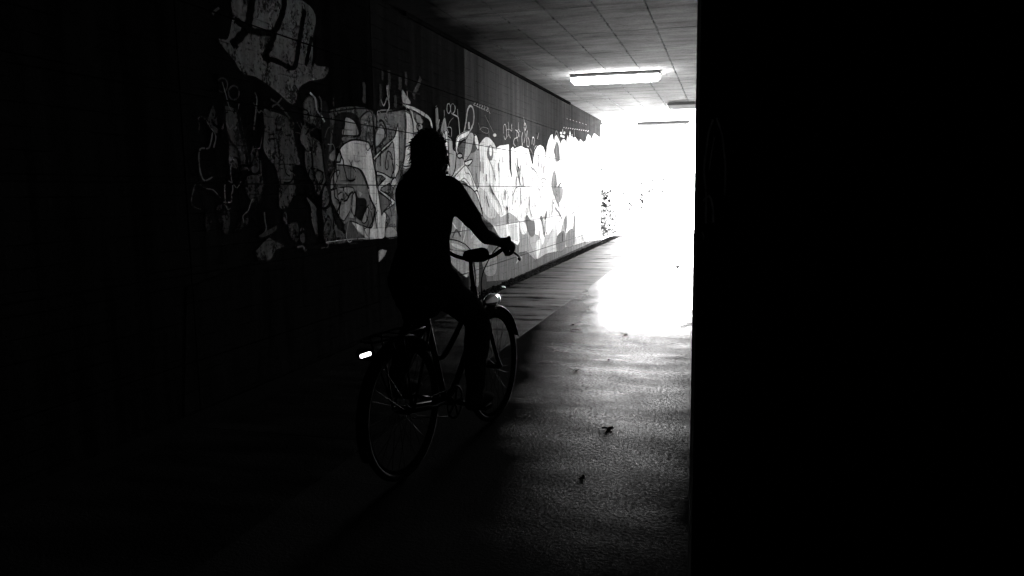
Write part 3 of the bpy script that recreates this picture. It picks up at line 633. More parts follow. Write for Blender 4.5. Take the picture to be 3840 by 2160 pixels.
  ('f',0.35,1,0,[(7.199,1.976),(7.271,2.047),(7.341,2.08),(7.407,2.047),(7.459,1.974),(7.351,1.91),(7.2,1.85)]),
  ('s',0.03,1,0.0213,[(7.199,1.976),(7.271,2.047),(7.341,2.08),(7.407,2.047),(7.459,1.974),(7.351,1.91),(7.2,1.85),(7.199,1.976)]),
  ('s',0.012,1,0.0253,[(7.264,2.098),(7.367,2.125),(7.454,2.06),(7.488,1.985)]),
  ('f',0.62,1,0,[(7.761,2.128),(7.785,2.005),(7.781,1.823),(7.764,1.661),(7.709,1.599),(7.644,1.553),(7.559,1.562),(7.639,1.658),(7.65,1.798),(7.623,1.925),(7.511,1.88),(7.343,1.814),(7.203,1.741),(7.157,1.721),(7.142,1.748),(7.229,1.79),(7.441,1.886),(7.638,1.965),(7.717,2.04)]),
  ('s',0.006,1,0.0144,[(7.761,2.128),(7.785,2.005),(7.781,1.823),(7.764,1.661),(7.709,1.599),(7.644,1.553),(7.559,1.562),(7.639,1.658),(7.65,1.798),(7.623,1.925),(7.511,1.88),(7.343,1.814),(7.203,1.741),(7.157,1.721),(7.142,1.748),(7.229,1.79),(7.441,1.886),(7.638,1.965),(7.717,2.04),(7.761,2.128)]),
  ('f',0.62,0,0,[(7.204,1.614),(7.372,1.593),(7.534,1.552),(7.656,1.553),(7.708,1.509),(7.587,1.448),(7.506,1.497),(7.292,1.448),(7.268,1.428),(7.449,1.379),(7.626,1.312),(7.598,1.278),(7.463,1.241),(7.343,1.212),(7.294,1.177),(7.315,1.215),(7.464,1.261),(7.551,1.299),(7.423,1.35),(7.233,1.419),(7.226,1.467),(7.41,1.547),(7.325,1.573),(7.208,1.576)]),
  ('s',0.012,0,0.0149,[(7.204,1.614),(7.372,1.593),(7.534,1.552),(7.656,1.553),(7.708,1.509),(7.587,1.448),(7.506,1.497),(7.292,1.448),(7.268,1.428),(7.449,1.379),(7.626,1.312),(7.598,1.278),(7.463,1.241),(7.343,1.212),(7.294,1.177),(7.315,1.215),(7.464,1.261),(7.551,1.299),(7.423,1.35),(7.233,1.419),(7.226,1.467),(7.41,1.547),(7.325,1.573),(7.208,1.576),(7.204,1.614)]),
  ('f',0.13,0,0,[(7.232,1.4),(7.355,1.368),(7.546,1.299),(7.343,1.219),(7.287,1.177),(7.255,1.265)]),
  ('s',0.012,0,0.0117,[(7.232,1.4),(7.355,1.368),(7.546,1.299),(7.343,1.219),(7.287,1.177),(7.255,1.265),(7.232,1.4)]),
  ('f',0.58,1,0,[(7.964,2.276),(8.095,2.252),(8.158,2.185),(8.176,2.051),(8.125,1.922),(8.081,1.69),(7.867,1.664),(7.917,1.809),(7.971,2.017),(7.996,2.172)]),
  ('s',0.006,1,0.0122,[(7.964,2.276),(8.095,2.252),(8.158,2.185),(8.176,2.051),(8.125,1.922),(8.081,1.69),(7.867,1.664),(7.917,1.809),(7.971,2.017),(7.996,2.172),(7.964,2.276)]),
  ('s',0.5,1,0.0083,[(7.911,2.079),(7.914,2.023),(7.905,1.972)]),
  ('f',0.45,1,0,[(7.908,2.487),(7.987,2.446),(8.126,2.378),(7.911,2.374)]),
  ('f',0.66,1,0,[(7.851,2.34),(8.027,2.349),(8.273,2.341),(8.531,2.312),(8.691,2.277),(8.771,2.214),(8.781,2.149),(8.726,2.17),(8.675,2.236),(8.474,2.268),(8.27,2.298),(8.145,2.305),(8.025,2.312)]),
  ('s',0.006,1,0.0111,[(7.851,2.34),(8.027,2.349),(8.273,2.341),(8.531,2.312),(8.691,2.277),(8.771,2.214),(8.781,2.149),(8.726,2.17),(8.675,2.236),(8.474,2.268),(8.27,2.298),(8.145,2.305),(8.025,2.312),(7.851,2.34)]),
  ('f',0.5,1,0,[(8.085,2.31),(8.181,2.289),(8.213,2.217),(8.286,2.175),(8.388,2.154),(8.41,2.098),(8.203,2.064),(8.188,2.139),(8.163,2.213)]),
  ('s',0.03,1,0.012,[(8.085,2.31),(8.181,2.289),(8.213,2.217),(8.286,2.175),(8.388,2.154),(8.41,2.098),(8.203,2.064),(8.188,2.139),(8.163,2.213),(8.085,2.31)]),
  ('f',0.45,1,0,[(8.468,2.146),(8.448,2.12),(8.4,2.102),(8.342,2.098),(8.296,2.109),(8.281,2.132),(8.3,2.157),(8.347,2.175),(8.405,2.18),(8.452,2.169),(8.468,2.146)]),
  ('s',0.006,1,0.014,[(8.468,2.146),(8.448,2.12),(8.4,2.102),(8.342,2.098),(8.296,2.109),(8.281,2.132),(8.3,2.157),(8.347,2.175),(8.405,2.18),(8.452,2.169),(8.468,2.146),(8.468,2.146)]),
  ('s',0.02,1,0.0077,[(8.143,2.267),(8.168,2.175),(8.165,2.033)]),
  ('f',0.66,1,0,[(7.946,1.889),(8.118,1.922),(8.139,1.871),(8.157,1.776),(8.127,1.709),(7.884,1.683),(7.914,1.777)]),
  ('s',0.03,1,0.0177,[(7.946,1.889),(8.118,1.922),(8.139,1.871),(8.157,1.776),(8.127,1.709),(7.884,1.683),(7.914,1.777),(7.946,1.889)]),
  ('f',0.3,1,0,[(8.267,2.259),(8.395,2.261),(8.495,2.192),(8.313,2.187)]),
  ('f',0.3,1,0,[(7.4,1.045),(7.567,1.027),(7.636,0.958),(7.369,0.948)]),
  ('s',0.04,1,0.0139,[(7.399,1.183),(7.477,1.121),(7.425,1.064),(7.522,1.07)]),
  ('f',0.2,1,0,[(8.868,2.394),(8.971,2.414),(8.992,2.283),(9.004,2.16),(8.881,2.151)]),
  ('s',0.006,1,0.019,[(8.868,2.394),(8.971,2.414),(8.992,2.283),(9.004,2.16),(8.881,2.151),(8.868,2.394)]),
  ('f',0.3,1,0,[(9.042,2.153),(9.141,2.285),(9.214,2.312),(9.275,2.201),(9.339,2.131),(9.1,2.115)]),
  ('s',0.012,1,0.013,[(9.042,2.153),(9.141,2.285),(9.214,2.312),(9.275,2.201),(9.339,2.131),(9.1,2.115),(9.042,2.153)]),
  ('f',0.42,1,0,[(9.283,2.095),(9.456,2.052),(9.482,1.945),(9.594,1.896),(9.513,1.662),(9.331,1.602),(9.317,1.884)]),
  ('s',0.006,1,0.0199,[(9.283,2.095),(9.456,2.052),(9.482,1.945),(9.594,1.896),(9.513,1.662),(9.331,1.602),(9.317,1.884),(9.283,2.095)]),
  ('f',0.74,1,0,[(9.131,2.122),(9.271,2.15),(9.292,1.989),(9.298,1.829),(9.321,1.602),(9.022,1.62),(9.081,1.821),(9.106,1.979)]),
  ('s',0.006,1,0.0101,[(9.131,2.122),(9.271,2.15),(9.292,1.989),(9.298,1.829),(9.321,1.602),(9.022,1.62),(9.081,1.821),(9.106,1.979),(9.131,2.122)]),
  ('s',0.2,1,0.0065,[(9.201,2.122),(9.205,1.985),(9.219,1.826),(9.237,1.624)]),
  ('s',0.5,1,0.0098,[(9.275,2.201),(9.386,2.209),(9.438,2.181),(9.426,2.094)]),
  ('s',0.3,1,0.0162,[(7.661,1.535),(7.663,1.439),(7.701,1.4),(7.694,1.345),(7.716,1.311),(7.765,1.276)]),
  ('s',0.2,1,0.0167,[(7.534,2.5),(7.549,2.393),(7.523,2.348),(7.492,2.359),(7.435,2.295),(7.395,2.28),(7.346,2.333)]),
  ('s',0.02,1,0.0106,[(7.796,1.456),(7.742,1.458),(7.734,1.382),(7.799,1.331),(7.847,1.296)]),
  ('s',0.008,1,0.0064,[(7.787,1.507),(7.839,1.579),(7.8,1.622),(7.759,1.657),(7.717,1.684),(7.678,1.693),(7.632,1.634),(7.587,1.621)]),
  ('s',0.006,1,0.0093,[(9.519,2.5),(9.586,2.5),(9.589,2.5),(9.65,2.5),(9.622,2.5),(9.628,2.5),(9.635,2.5),(9.713,2.5)]),
  ('s',0.006,1,0.0141,[(8.651,1.456),(8.682,1.51),(8.744,1.528),(8.769,1.631)]),
  ('s',0.02,1,0.0126,[(7.518,1.785),(7.576,1.727),(7.561,1.625),(7.567,1.54),(7.512,1.464),(7.501,1.368),(7.511,1.311),(7.533,1.255)]),
  ('s',0.3,1,0.0199,[(9.043,1.987),(9.002,2.007),(8.914,2.006),(8.897,2.044),(8.929,2.096),(8.912,2.154),(8.972,2.227),(9.007,2.273)]),
  ('s',0.008,1,0.0182,[(7.342,1.848),(7.308,1.818),(7.28,1.718),(7.288,1.668)]),
  ('s',0.3,1,0.0119,[(8.025,2.5),(8.026,2.427),(7.994,2.41),(7.959,2.366),(8.001,2.304)]),
  ('s',0.006,1,0.0139,[(7.023,1.221),(7.052,1.126),(6.992,1.066),(6.966,0.98),(6.967,0.93),(6.918,0.93)]),
  ('s',0.008,1,0.0107,[(8.864,1.056),(8.796,1.076),(8.735,1.123),(8.654,1.082),(8.655,1.009),(8.655,0.93),(8.622,0.93),(8.605,0.93)]),
  ('s',0.008,1,0.0191,[(8.381,2.142),(8.331,2.154),(8.31,2.099),(8.344,2.049)]),
  ('s',0.006,1,0.0113,[(9.224,1.867),(9.259,1.769),(9.217,1.724),(9.18,1.671),(9.189,1.626),(9.171,1.533),(9.159,1.474),(9.1,1.392)]),
  ('s',0.2,1,0.0163,[(8.01,1.402),(8.063,1.359),(8.047,1.294),(8.06,1.209),(8.12,1.196),(8.16,1.201)]),
  ('s',0.008,1,0.0161,[(8.417,2.159),(8.489,2.206),(8.532,2.291),(8.564,2.374)]),
  ('s',0.02,1,0.0189,[(8.39,2.5),(8.363,2.5),(8.322,2.5),(8.253,2.5),(8.201,2.5),(8.117,2.5),(8.085,2.5),(8.017,2.5)]),
  ('s',0.02,1,0.0111,[(9.439,2.383),(9.431,2.458),(9.462,2.493),(9.51,2.5),(9.547,2.489)]),
  ('s',0.3,1,0.0184,[(8.318,1.266),(8.295,1.305),(8.294,1.35),(8.338,1.447),(8.367,1.476)]),
  ('s',0.006,1,0.012,[(8.338,2.435),(8.396,2.382),(8.399,2.306),(8.422,2.235),(8.483,2.242)]),
  ('s',0.2,1,0.0131,[(8.164,1.65),(8.094,1.731),(8.061,1.739),(8.02,1.639)]),
  ('s',0.008,1,0.0106,[(9.327,1.428),(9.302,1.36),(9.301,1.294),(9.36,1.214),(9.334,1.127),(9.286,1.067),(9.286,0.977)]),
  ('s',0.3,1,0.0111,[(9.175,2.221),(9.101,2.183),(9.108,2.115),(9.182,2.126),(9.237,2.176),(9.294,2.206)]),
  ('s',0.02,1,0.01,[(8.899,1.768),(8.862,1.749),(8.786,1.777),(8.758,1.744),(8.803,1.669),(8.836,1.667)]),
  ('s',0.02,1,0.0127,[(8.476,1.136),(8.523,1.095),(8.577,1.09),(8.611,1.155),(8.559,1.229),(8.495,1.21)]),
  ('s',0.006,1,0.0181,[(9.054,1.874),(9.102,1.961),(9.18,2.026),(9.188,2.098),(9.136,2.151)]),
 ]),
 ('graffiti', 'thin grey looped tag letters on the dark upper wall right of the cyclist', [
  ('s',0.34,1,0.0152,[(9.388,2.5),(9.318,2.48),(9.303,2.404),(9.365,2.378),(9.432,2.427),(9.419,2.479),(9.388,2.5)]),
  ('s',0.34,1,0.0154,[(9.518,2.511),(9.605,2.487),(9.578,2.419),(9.477,2.386),(9.432,2.427),(9.451,2.483),(9.518,2.511)]),
  ('s',0.34,1,0.0179,[(9.477,2.383),(9.641,2.371),(9.724,2.345),(9.764,2.171),(9.796,2.128)]),
  ('s',0.28,1,0.0135,[(9.694,2.463),(9.709,2.377)]),
  ('s',0.22,1,0.0098,[(9.54,2.34),(9.456,2.311),(9.373,2.262),(9.322,2.204)]),
  ('s',0.3,1,0.0107,[(9.195,2.405),(9.196,2.321),(9.155,2.255)]),
  ('s',0.3,1,0.0084,[(10.39,2.635),(10.45,2.618),(10.372,2.587),(10.456,2.581)]),
  ('s',0.3,1,0.0085,[(10.506,2.633),(10.568,2.616),(10.487,2.583),(10.573,2.577)]),
  ('s',0.3,1,0.0085,[(10.612,2.63),(10.675,2.612),(10.593,2.578),(10.681,2.572)]),
  ('s',0.3,1,0.0086,[(10.724,2.627),(10.789,2.609),(10.705,2.574),(10.794,2.568)]),
  ('s',0.3,1,0.0087,[(10.847,2.625),(10.913,2.607),(10.828,2.57),(10.919,2.564)]),
  ('s',0.3,1,0.0088,[(10.981,2.624),(11.048,2.606),(10.961,2.566),(11.055,2.56)]),
  ('s',0.28,1,0.0089,[(11.048,2.606),(11.098,2.561),(11.148,2.531)]),
  ('s',0.2,1,0.0087,[(10.569,2.357),(10.704,2.259),(10.995,2.242),(11.041,2.307),(10.789,2.314),(10.623,2.265)]),
  ('s',0.18,1,0.0076,[(10.881,2.492),(11.131,2.364),(11.303,2.276)]),
  ('s',0.22,1,0.0089,[(11.061,2.284),(11.078,2.198),(11.121,2.175)]),
  ('f',0.4,1,0,[(11.443,2.244),(11.426,2.231),(11.385,2.221),(11.334,2.217),(11.294,2.222),(11.279,2.233),(11.295,2.246),(11.336,2.256),(11.387,2.26),(11.428,2.255),(11.443,2.244)]),
 ]),
 ('graffiti', 'white bone shaped lettering with looped grey stem right of the cyclist head', [
  ('f',0.35,1,0,[(9.511,1.892),(9.686,2.01),(10.043,2.11),(10.421,2.168),(10.572,2.058),(10.539,1.478),(10.079,1.499),(9.426,1.584)]),
  ('s',0.006,1,0.0181,[(9.511,1.892),(9.686,2.01),(10.043,2.11),(10.421,2.168),(10.572,2.058),(10.539,1.478),(10.079,1.499),(9.426,1.584),(9.511,1.892)]),
  ('f',0.1,1,0,[(9.667,1.976),(9.933,2.08),(10.02,2.028),(9.937,1.842),(9.747,1.891)]),
  ('s',0.012,1,0.0187,[(9.667,1.976),(9.933,2.08),(10.02,2.028),(9.937,1.842),(9.747,1.891),(9.667,1.976)]),
  ('f',0.1,1,0,[(10.223,2.039),(10.377,2.083),(10.449,1.98),(10.216,1.934)]),
  ('s',0.36,1,0.0305,[(9.939,2.171),(10.039,2.349),(10.101,2.479),(10.208,2.553),(10.327,2.541),(10.379,2.447),(10.334,2.326),(10.196,2.223),(10.063,2.145)]),
  ('s',0.42,1,0.0468,[(10.147,2.335),(10.153,2.243)]),
  ('f',0.48,1,0,[(10.024,2.097),(10.195,2.2),(10.352,2.175),(10.298,2.043),(10.178,1.909),(9.917,1.807),(9.962,1.968)]),
  ('s',0.03,1,0.0122,[(10.024,2.097),(10.195,2.2),(10.352,2.175),(10.298,2.043),(10.178,1.909),(9.917,1.807),(9.962,1.968),(10.024,2.097)]),
  ('f',0.75,1,0,[(10.374,2.165),(10.48,2.178),(10.565,2.082),(10.535,1.978),(10.414,2.049)]),
  ('s',0.012,1,0.0164,[(10.374,2.165),(10.48,2.178),(10.565,2.082),(10.535,1.978),(10.414,2.049),(10.374,2.165)]),
  ('f',0.86,1,0,[(9.622,2.062),(9.762,2.137),(10.122,2.216),(10.165,2.198),(10.044,2.133),(9.758,2.07),(9.667,1.987),(9.608,1.841),(9.564,1.679),(9.541,1.728),(9.594,1.896)]),
  ('s',0.006,1,0.0104,[(9.622,2.062),(9.762,2.137),(10.122,2.216),(10.165,2.198),(10.044,2.133),(9.758,2.07),(9.667,1.987),(9.608,1.841),(9.564,1.679),(9.541,1.728),(9.594,1.896),(9.622,2.062)]),
  ('f',0.5,1,0,[(9.85,1.873),(9.829,1.853),(9.776,1.84),(9.712,1.837),(9.661,1.847),(9.643,1.864),(9.663,1.883),(9.715,1.897),(9.779,1.9),(9.831,1.89),(9.85,1.873)]),
  ('s',0.006,1,0.0205,[(9.85,1.873),(9.829,1.853),(9.776,1.84),(9.712,1.837),(9.661,1.847),(9.643,1.864),(9.663,1.883),(9.715,1.897),(9.779,1.9),(9.831,1.89),(9.85,1.873),(9.85,1.873)]),
  ('s',0.7,1,0.0316,[(9.388,1.588),(9.665,1.676),(9.957,1.768)]),
  ('s',0.2,1,0.0057,[(9.432,1.578),(9.698,1.663),(9.985,1.752)]),
  ('f',0.86,1,0,[(9.898,1.789),(10.249,1.839),(10.216,1.791),(10.057,1.746),(9.942,1.762)]),
  ('s',0.012,1,0.0195,[(9.898,1.789),(10.249,1.839),(10.216,1.791),(10.057,1.746),(9.942,1.762),(9.898,1.789)]),
  ('f',0.82,1,0,[(9.967,1.752),(10.135,1.687),(10.271,1.583),(10.502,1.387),(10.336,1.37),(10.132,1.453),(9.9,1.533),(9.657,1.542),(9.508,1.579),(9.876,1.726)]),
  ('s',0.012,1,0.0125,[(9.967,1.752),(10.135,1.687),(10.271,1.583),(10.502,1.387),(10.336,1.37),(10.132,1.453),(9.9,1.533),(9.657,1.542),(9.508,1.579),(9.876,1.726),(9.967,1.752)]),
  ('s',0.15,1,0.0141,[(9.93,1.739),(9.961,1.654),(10.117,1.64),(10.232,1.559),(10.332,1.429)]),
  ('s',0.2,1,0.0151,[(9.724,1.526),(9.885,1.578),(10.044,1.534),(10.262,1.423)]),
  ('s',0.25,1,0.0102,[(9.592,1.586),(9.696,1.621),(9.727,1.565)]),
  ('s',0.25,1,0.015,[(9.769,1.521),(9.948,1.493),(10.175,1.374),(10.315,1.267)]),
  ('f',0.8,1,0,[(10.272,1.374),(10.473,1.403),(10.639,1.167),(10.686,1.071),(10.508,1.139),(10.414,1.265)]),
  ('s',0.006,1,0.0178,[(10.272,1.374),(10.473,1.403),(10.639,1.167),(10.686,1.071),(10.508,1.139),(10.414,1.265),(10.272,1.374)]),
  ('f',0.3,1,0,[(9.723,1.507),(10.039,1.479),(10.42,1.357),(10.685,1.056),(10.409,1.173),(10.033,1.375)]),
  ('s',0.012,1,0.0214,[(9.723,1.507),(10.039,1.479),(10.42,1.357),(10.685,1.056),(10.409,1.173),(10.033,1.375),(9.723,1.507)]),
 ]),
 ('graffiti', 'white spiky strokes framed by the cyclist bent right arm', [
  ('f',0.3,1,0,[(9.362,1.184),(9.619,1.235),(9.925,1.125),(10.248,0.963),(11.076,0.698),(11.54,0.566),(10.739,0.574),(9.329,0.679),(9.305,0.948)]),
  ('s',0.75,1,0.0229,[(9.352,1.037),(9.515,0.952),(9.704,0.834)]),
  ('s',0.75,1,0.0206,[(9.703,0.819),(9.777,0.925),(9.885,1.06)]),
  ('s',0.75,1,0.0238,[(9.81,0.724),(9.933,0.873),(9.959,1.065)]),
  ('s',0.7,1,0.0183,[(10.152,0.975),(10.169,0.86),(10.163,0.754)]),
  ('s',0.7,1,0.0185,[(10.163,0.762),(10.289,0.816),(10.401,0.856)]),
  ('s',0.7,1,0.0202,[(10.256,0.679),(10.36,0.75),(10.465,0.829)]),
  ('f',0.55,1,0,[(9.334,0.749),(9.587,0.718),(9.896,0.637),(9.759,0.639),(9.498,0.681)]),
  ('s',0.35,1,0.0142,[(9.445,1.182),(9.424,1.112),(9.394,1.042)]),
  ('s',0.08,1,0.0317,[(9.401,0.816),(9.555,0.907),(9.725,0.811)]),
  ('f',0.4,1,0,[(10.232,0.688),(10.487,0.765),(10.692,0.705),(10.532,0.652)]),
  ('s',0.03,1,0.0763,[(10.149,0.511),(10.117,0.391),(10.132,0.223)]),
  ('s',0.04,1,0.0442,[(11.477,0.519),(11.397,0.372),(11.311,0.21)]),
  ('s',0.3,1,0.0072,[(9.276,0.5),(9.573,0.501),(9.887,0.488)]),
  ('f',0.3,1,0,[(9.231,0.666),(10.013,0.536),(9.996,0.255),(9.723,0.324),(9.33,0.498)]),
  ('f',0.22,1,0,[(10.27,0.515),(10.47,0.487),(10.447,0.079),(10.314,0.137)]),
  ('f',0.2,1,0,[(10.677,0.459),(11.352,0.448),(11.297,0.158),(10.806,0.188)]),
  ('f',0.34,1,0,[(12.427,0.385),(12.783,0.281),(12.732,0.235),(12.513,0.192),(12.612,0.271)]),
 ]),
 ('graffiti', 'long run of overlapping white drip lettering reaching to the tunnel mouth', [
  ('f',0.11,0,0,[(9.752,1.228),(11.211,0.889),(10.785,0.412),(10.857,0.082),(12.089,-0.06),(13.302,-0.026),(16.808,0.011),(20.602,0.047),(21.65,0.039),(21.637,0.989),(14.279,1.137),(11.137,1.29)]),
  ('f',0.26,0,0,[(11.242,0.888),(12.706,0.821),(12.775,0.549),(12.727,0.366),(13.229,0.348),(13.904,0.138),(14.763,0.17),(15.784,0.15),(16.543,0.171),(17.969,0.139),(19.288,0.124),(20.602,0.071),(21.65,0.039),(21.637,0.989),(14.279,1.137),(11.137,1.29)]),
  ('f',0.34,0,0,[(9.86,1.387),(10.818,1.013),(11.242,0.888),(11.772,0.816),(12.705,0.8),(13.327,0.621),(13.905,0.16),(14.147,0.139),(14.763,0.182),(15.784,0.15),(16.543,0.171),(17.969,0.139),(19.288,0.124),(20.602,0.071),(21.65,0.022),(21.637,0.989),(14.279,1.137),(11.137,1.29)]),
  ('f',0.62,1,0,[(10.371,2.132),(10.455,2.171),(10.548,2.11),(10.558,2.043),(10.851,2.162),(11.031,2.181),(11.245,2.141),(11.4,2.069),(11.458,1.944),(11.416,1.76),(11.363,1.35),(11.379,1.027),(10.909,1.042),(10.408,1.357),(10.183,1.647),(10.304,1.897)]),
  ('f',0.8,0,0,[(10.516,2.024),(10.846,2.065),(11.302,2.037),(11.403,2.015),(11.426,1.943),(11.48,2.055),(11.63,2.09),(12.155,2.138),(12.164,1.78),(12.296,1.617),(12.313,1.823),(12.299,2.076),(12.413,2.115),(12.487,2.085),(12.924,2.151),(13.214,2.13),(13.429,2.13),(13.536,2.039),(13.643,1.926),(13.8,1.844),(13.828,1.986),(13.926,2.11),(14.119,2.207),(14.364,2.247),(14.616,2.221),(14.794,2.126),(14.827,1.988),(14.93,2.248),(15.068,2.372),(15.263,2.479),(15.432,2.519),(15.515,2.398),(15.632,2.478),(15.839,2.528),(16.079,2.431),(16.264,2.392),(16.392,2.462),(16.618,2.488),(16.848,2.45),(16.984,2.458),(17.841,2.616),(18.378,2.523),(18.539,2.603),(18.949,2.555),(19.29,2.603),(19.509,2.751),(19.643,2.789),(19.962,2.764),(20.038,2.539),(20.197,2.733),(20.581,2.874),(20.88,2.854),(21.665,2.822),(21.698,0.548),(21.113,0.089),(20.602,0.137),(20.209,0.224),(19.922,0.712),(19.511,0.573),(19.2,0.161),(18.774,0.456),(17.97,0.268),(17.821,0.644),(17.232,0.451),(16.816,0.473),(16.555,0.83),(16.098,0.436),(15.852,0.45),(15.738,0.733),(15.045,0.546),(14.721,0.541),(14.507,0.366),(14.161,0.573),(13.921,0.609),(13.788,0.86),(13.338,0.9),(12.83,0.883),(12.516,0.981),(12.141,1.063),(11.644,1.002),(11.225,1.171),(10.928,1.381),(10.638,1.452),(10.499,1.483),(10.569,1.739)]),
  ('f',0.6,1,0,[(14.011,0.468),(14.408,0.466),(14.353,0.33),(14.049,0.142),(13.934,0.305)]),
  ('f',0.75,1,0,[(12.829,0.867),(13.162,0.842),(13.287,0.709),(13.155,0.652),(12.904,0.687)]),
  ('s',0.4,1,0.0106,[(12.931,0.852),(12.989,0.745),(13.176,0.656),(13.264,0.689)]),
  ('f',0.42,0,0,[(14.768,0.348),(14.986,0.405),(15.559,0.691),(15.768,0.732),(15.724,0.155),(14.925,0.181)]),
  ('f',0.4,0,0,[(19.288,0.124),(19.511,0.388),(19.923,0.696),(20.161,0.291),(20.229,0.079)]),
  ('f',0.8,0,0,[(11.211,0.889),(12.709,0.882),(12.755,0.55),(12.652,0.495),(12.121,0.631),(11.627,0.662)]),
  ('f',0.5,0,0,[(11.338,0.865),(11.915,0.857),(11.941,0.662),(11.627,0.662)]),
  ('f',0.5,0,0,[(12.058,0.85),(12.588,0.847),(12.655,0.557),(12.195,0.626)]),
  ('s',0.75,1,0.0096,[(11.827,0.861),(11.812,0.766),(11.766,0.691)]),
  ('s',0.75,1,0.0103,[(12.708,0.862),(12.741,0.696),(12.696,0.595)]),
  ('f',0.14,1,0,[(15.538,2.194),(15.687,2.311),(15.836,2.399),(16.046,2.317),(16.134,2.134),(16.101,2.032),(15.767,1.996),(15.653,2.114)]),
  ('s',0.15,1,0.0425,[(15.601,2.404),(15.674,2.517),(15.811,2.612),(15.96,2.56),(16.08,2.469),(16.232,2.377)]),
  ('s',0.14,1,0.0283,[(13.571,2.147),(13.717,2.079),(13.736,1.972),(13.652,1.904)]),
  ('s',0.14,1,0.0311,[(13.594,1.817),(13.821,1.79),(14.054,1.718),(14.235,1.614)]),
  ('s',0.2,1,0.0197,[(13.613,1.71),(13.646,1.764),(13.775,1.789)]),
  ('s',0.2,1,0.0208,[(14.281,1.519),(14.368,1.599),(14.598,1.638),(14.885,1.598)]),
  ('s',0.2,1,0.0163,[(14.401,1.542),(14.57,1.567),(14.75,1.51)]),
  ('f',0.24,1,0,[(15.295,1.56),(15.528,1.794),(15.731,1.712),(15.785,1.489),(15.575,1.318),(15.404,1.403)]),
  ('f',0.16,1,0,[(11.267,1.972),(11.237,1.908),(11.164,1.866),(11.078,1.863),(11.012,1.899),(10.989,1.96),(11.018,2.023),(11.089,2.065),(11.175,2.07),(11.243,2.034),(11.267,1.972)]),
  ('f',0.8,1,0,[(11.206,1.996),(11.19,1.954),(11.155,1.926),(11.113,1.925),(11.08,1.949),(11.07,1.99),(11.085,2.032),(11.12,2.06),(11.162,2.062),(11.195,2.038),(11.206,1.996)]),
  ('s',0.14,1,0.018,[(11.007,2.014),(10.972,1.924),(11.089,1.841),(11.224,1.747),(11.298,1.649)]),
  ('s',0.14,1,0.0225,[(13.209,1.48),(12.855,1.481),(12.576,1.46),(12.456,1.39),(12.397,1.351)]),
  ('s',0.14,1,0.02,[(12.379,1.364),(12.364,1.275),(12.341,1.186)]),
  ('s',0.2,1,0.075,[(15.405,1.443),(15.691,1.258),(16.049,1.063)]),
  ('f',0.24,1,0,[(15.52,1.455),(16.372,1.456),(16.304,1.238),(15.929,1.154),(15.633,1.32)]),
  ('s',0.2,1,0.0561,[(15.627,1.048),(16.046,0.924),(16.359,0.784)]),
  ('f',0.16,1,0,[(16.553,0.751),(16.822,0.86),(16.886,0.63),(16.681,0.507)]),
  ('f',0.16,1,0,[(17.635,0.708),(17.823,0.827),(17.895,0.443),(17.816,0.135),(17.667,0.286)]),
  ('s',0.2,1,0.0366,[(19.51,1.2),(19.6,1.03),(19.51,0.848),(19.157,0.648),(18.858,0.526)]),
  ('f',0.16,1,0,[(14.27,0.887),(14.397,0.928),(14.523,0.877),(14.419,0.835)]),
  ('f',0.16,1,0,[(14.679,0.895),(14.83,1.008),(14.865,0.912),(14.73,0.846)]),
  ('f',0.14,1,0,[(13.165,0.906),(13.297,0.976),(13.559,0.869),(13.834,0.847),(13.874,0.634),(13.594,0.583),(13.373,0.683)]),
  ('f',0.14,1,0,[(15.791,0.441),(16.549,0.514),(16.609,0.166),(15.845,0.146)]),
  ('f',0.14,1,0,[(16.815,0.446),(17.522,0.518),(17.666,0.174),(16.811,0.179)]),
  ('s',0.24,1,0.0155,[(15.857,0.677),(16.043,0.758),(16.198,0.688),(16.55,0.567)]),
  ('s',0.24,1,0.0246,[(16.955,0.668),(17.165,0.686),(17.377,0.608)]),
  ('s',0.3,1,0.0117,[(13.246,1.009),(13.192,1.053),(13.28,1.104),(13.343,1.049),(13.298,1.008),(13.246,1.009)]),
  ('s',0.3,1,0.0116,[(13.064,1.025),(13.09,0.951),(13.121,0.886)]),
  ('s',0.008,1,0.0306,[(12.636,1.962),(12.7,1.794),(12.703,1.673),(12.836,1.501)]),
  ('s',0.03,1,0.0182,[(12.554,1.86),(12.608,1.761),(12.665,1.712)]),
  ('s',0.015,1,0.0308,[(12.728,1.804),(12.824,1.716),(12.787,1.593),(12.856,1.502)]),
  ('s',0.015,1,0.031,[(12.903,1.85),(12.882,1.737)]),
  ('s',0.03,1,0.0191,[(13.268,1.903),(13.266,1.84)]),
  ('s',0.03,1,0.0193,[(13.464,1.914),(13.462,1.856)]),
  ('s',0.015,1,0.0258,[(13.46,1.797),(13.458,1.749)]),
  ('s',0.03,1,0.0187,[(12.987,1.708),(12.962,1.595)]),
  ('s',0.008,1,0.0304,[(12.623,1.641),(12.56,1.55),(12.569,1.49)]),
  ('s',0.015,1,0.0314,[(13.026,1.637),(13.041,1.492)]),
  ('s',0.03,1,0.0271,[(14.212,2.1),(14.159,1.965),(14.164,1.831)]),
  ('s',0.015,1,0.0348,[(14.605,1.866),(14.59,1.728)]),
  ('s',0.008,1,0.021,[(14.763,1.963),(14.681,1.833)]),
  ('s',0.03,1,0.0206,[(14.403,1.917),(14.426,1.827)]),
  ('s',0.03,1,0.0268,[(14.094,2.173),(14.043,2.093)]),
  ('s',0.03,1,0.0228,[(16.036,1.892),(16.066,1.855)]),
  ('s',0.03,1,0.0234,[(16.517,2.29),(16.501,2.174),(16.577,2.036)]),
  ('s',0.008,1,0.0405,[(17.19,2.456),(17.245,2.379)]),
  ('s',0.008,1,0.0331,[(17.54,2.014),(17.503,1.945)]),
  ('s',0.008,1,0.0358,[(19.075,2.481),(19.092,2.445)]),
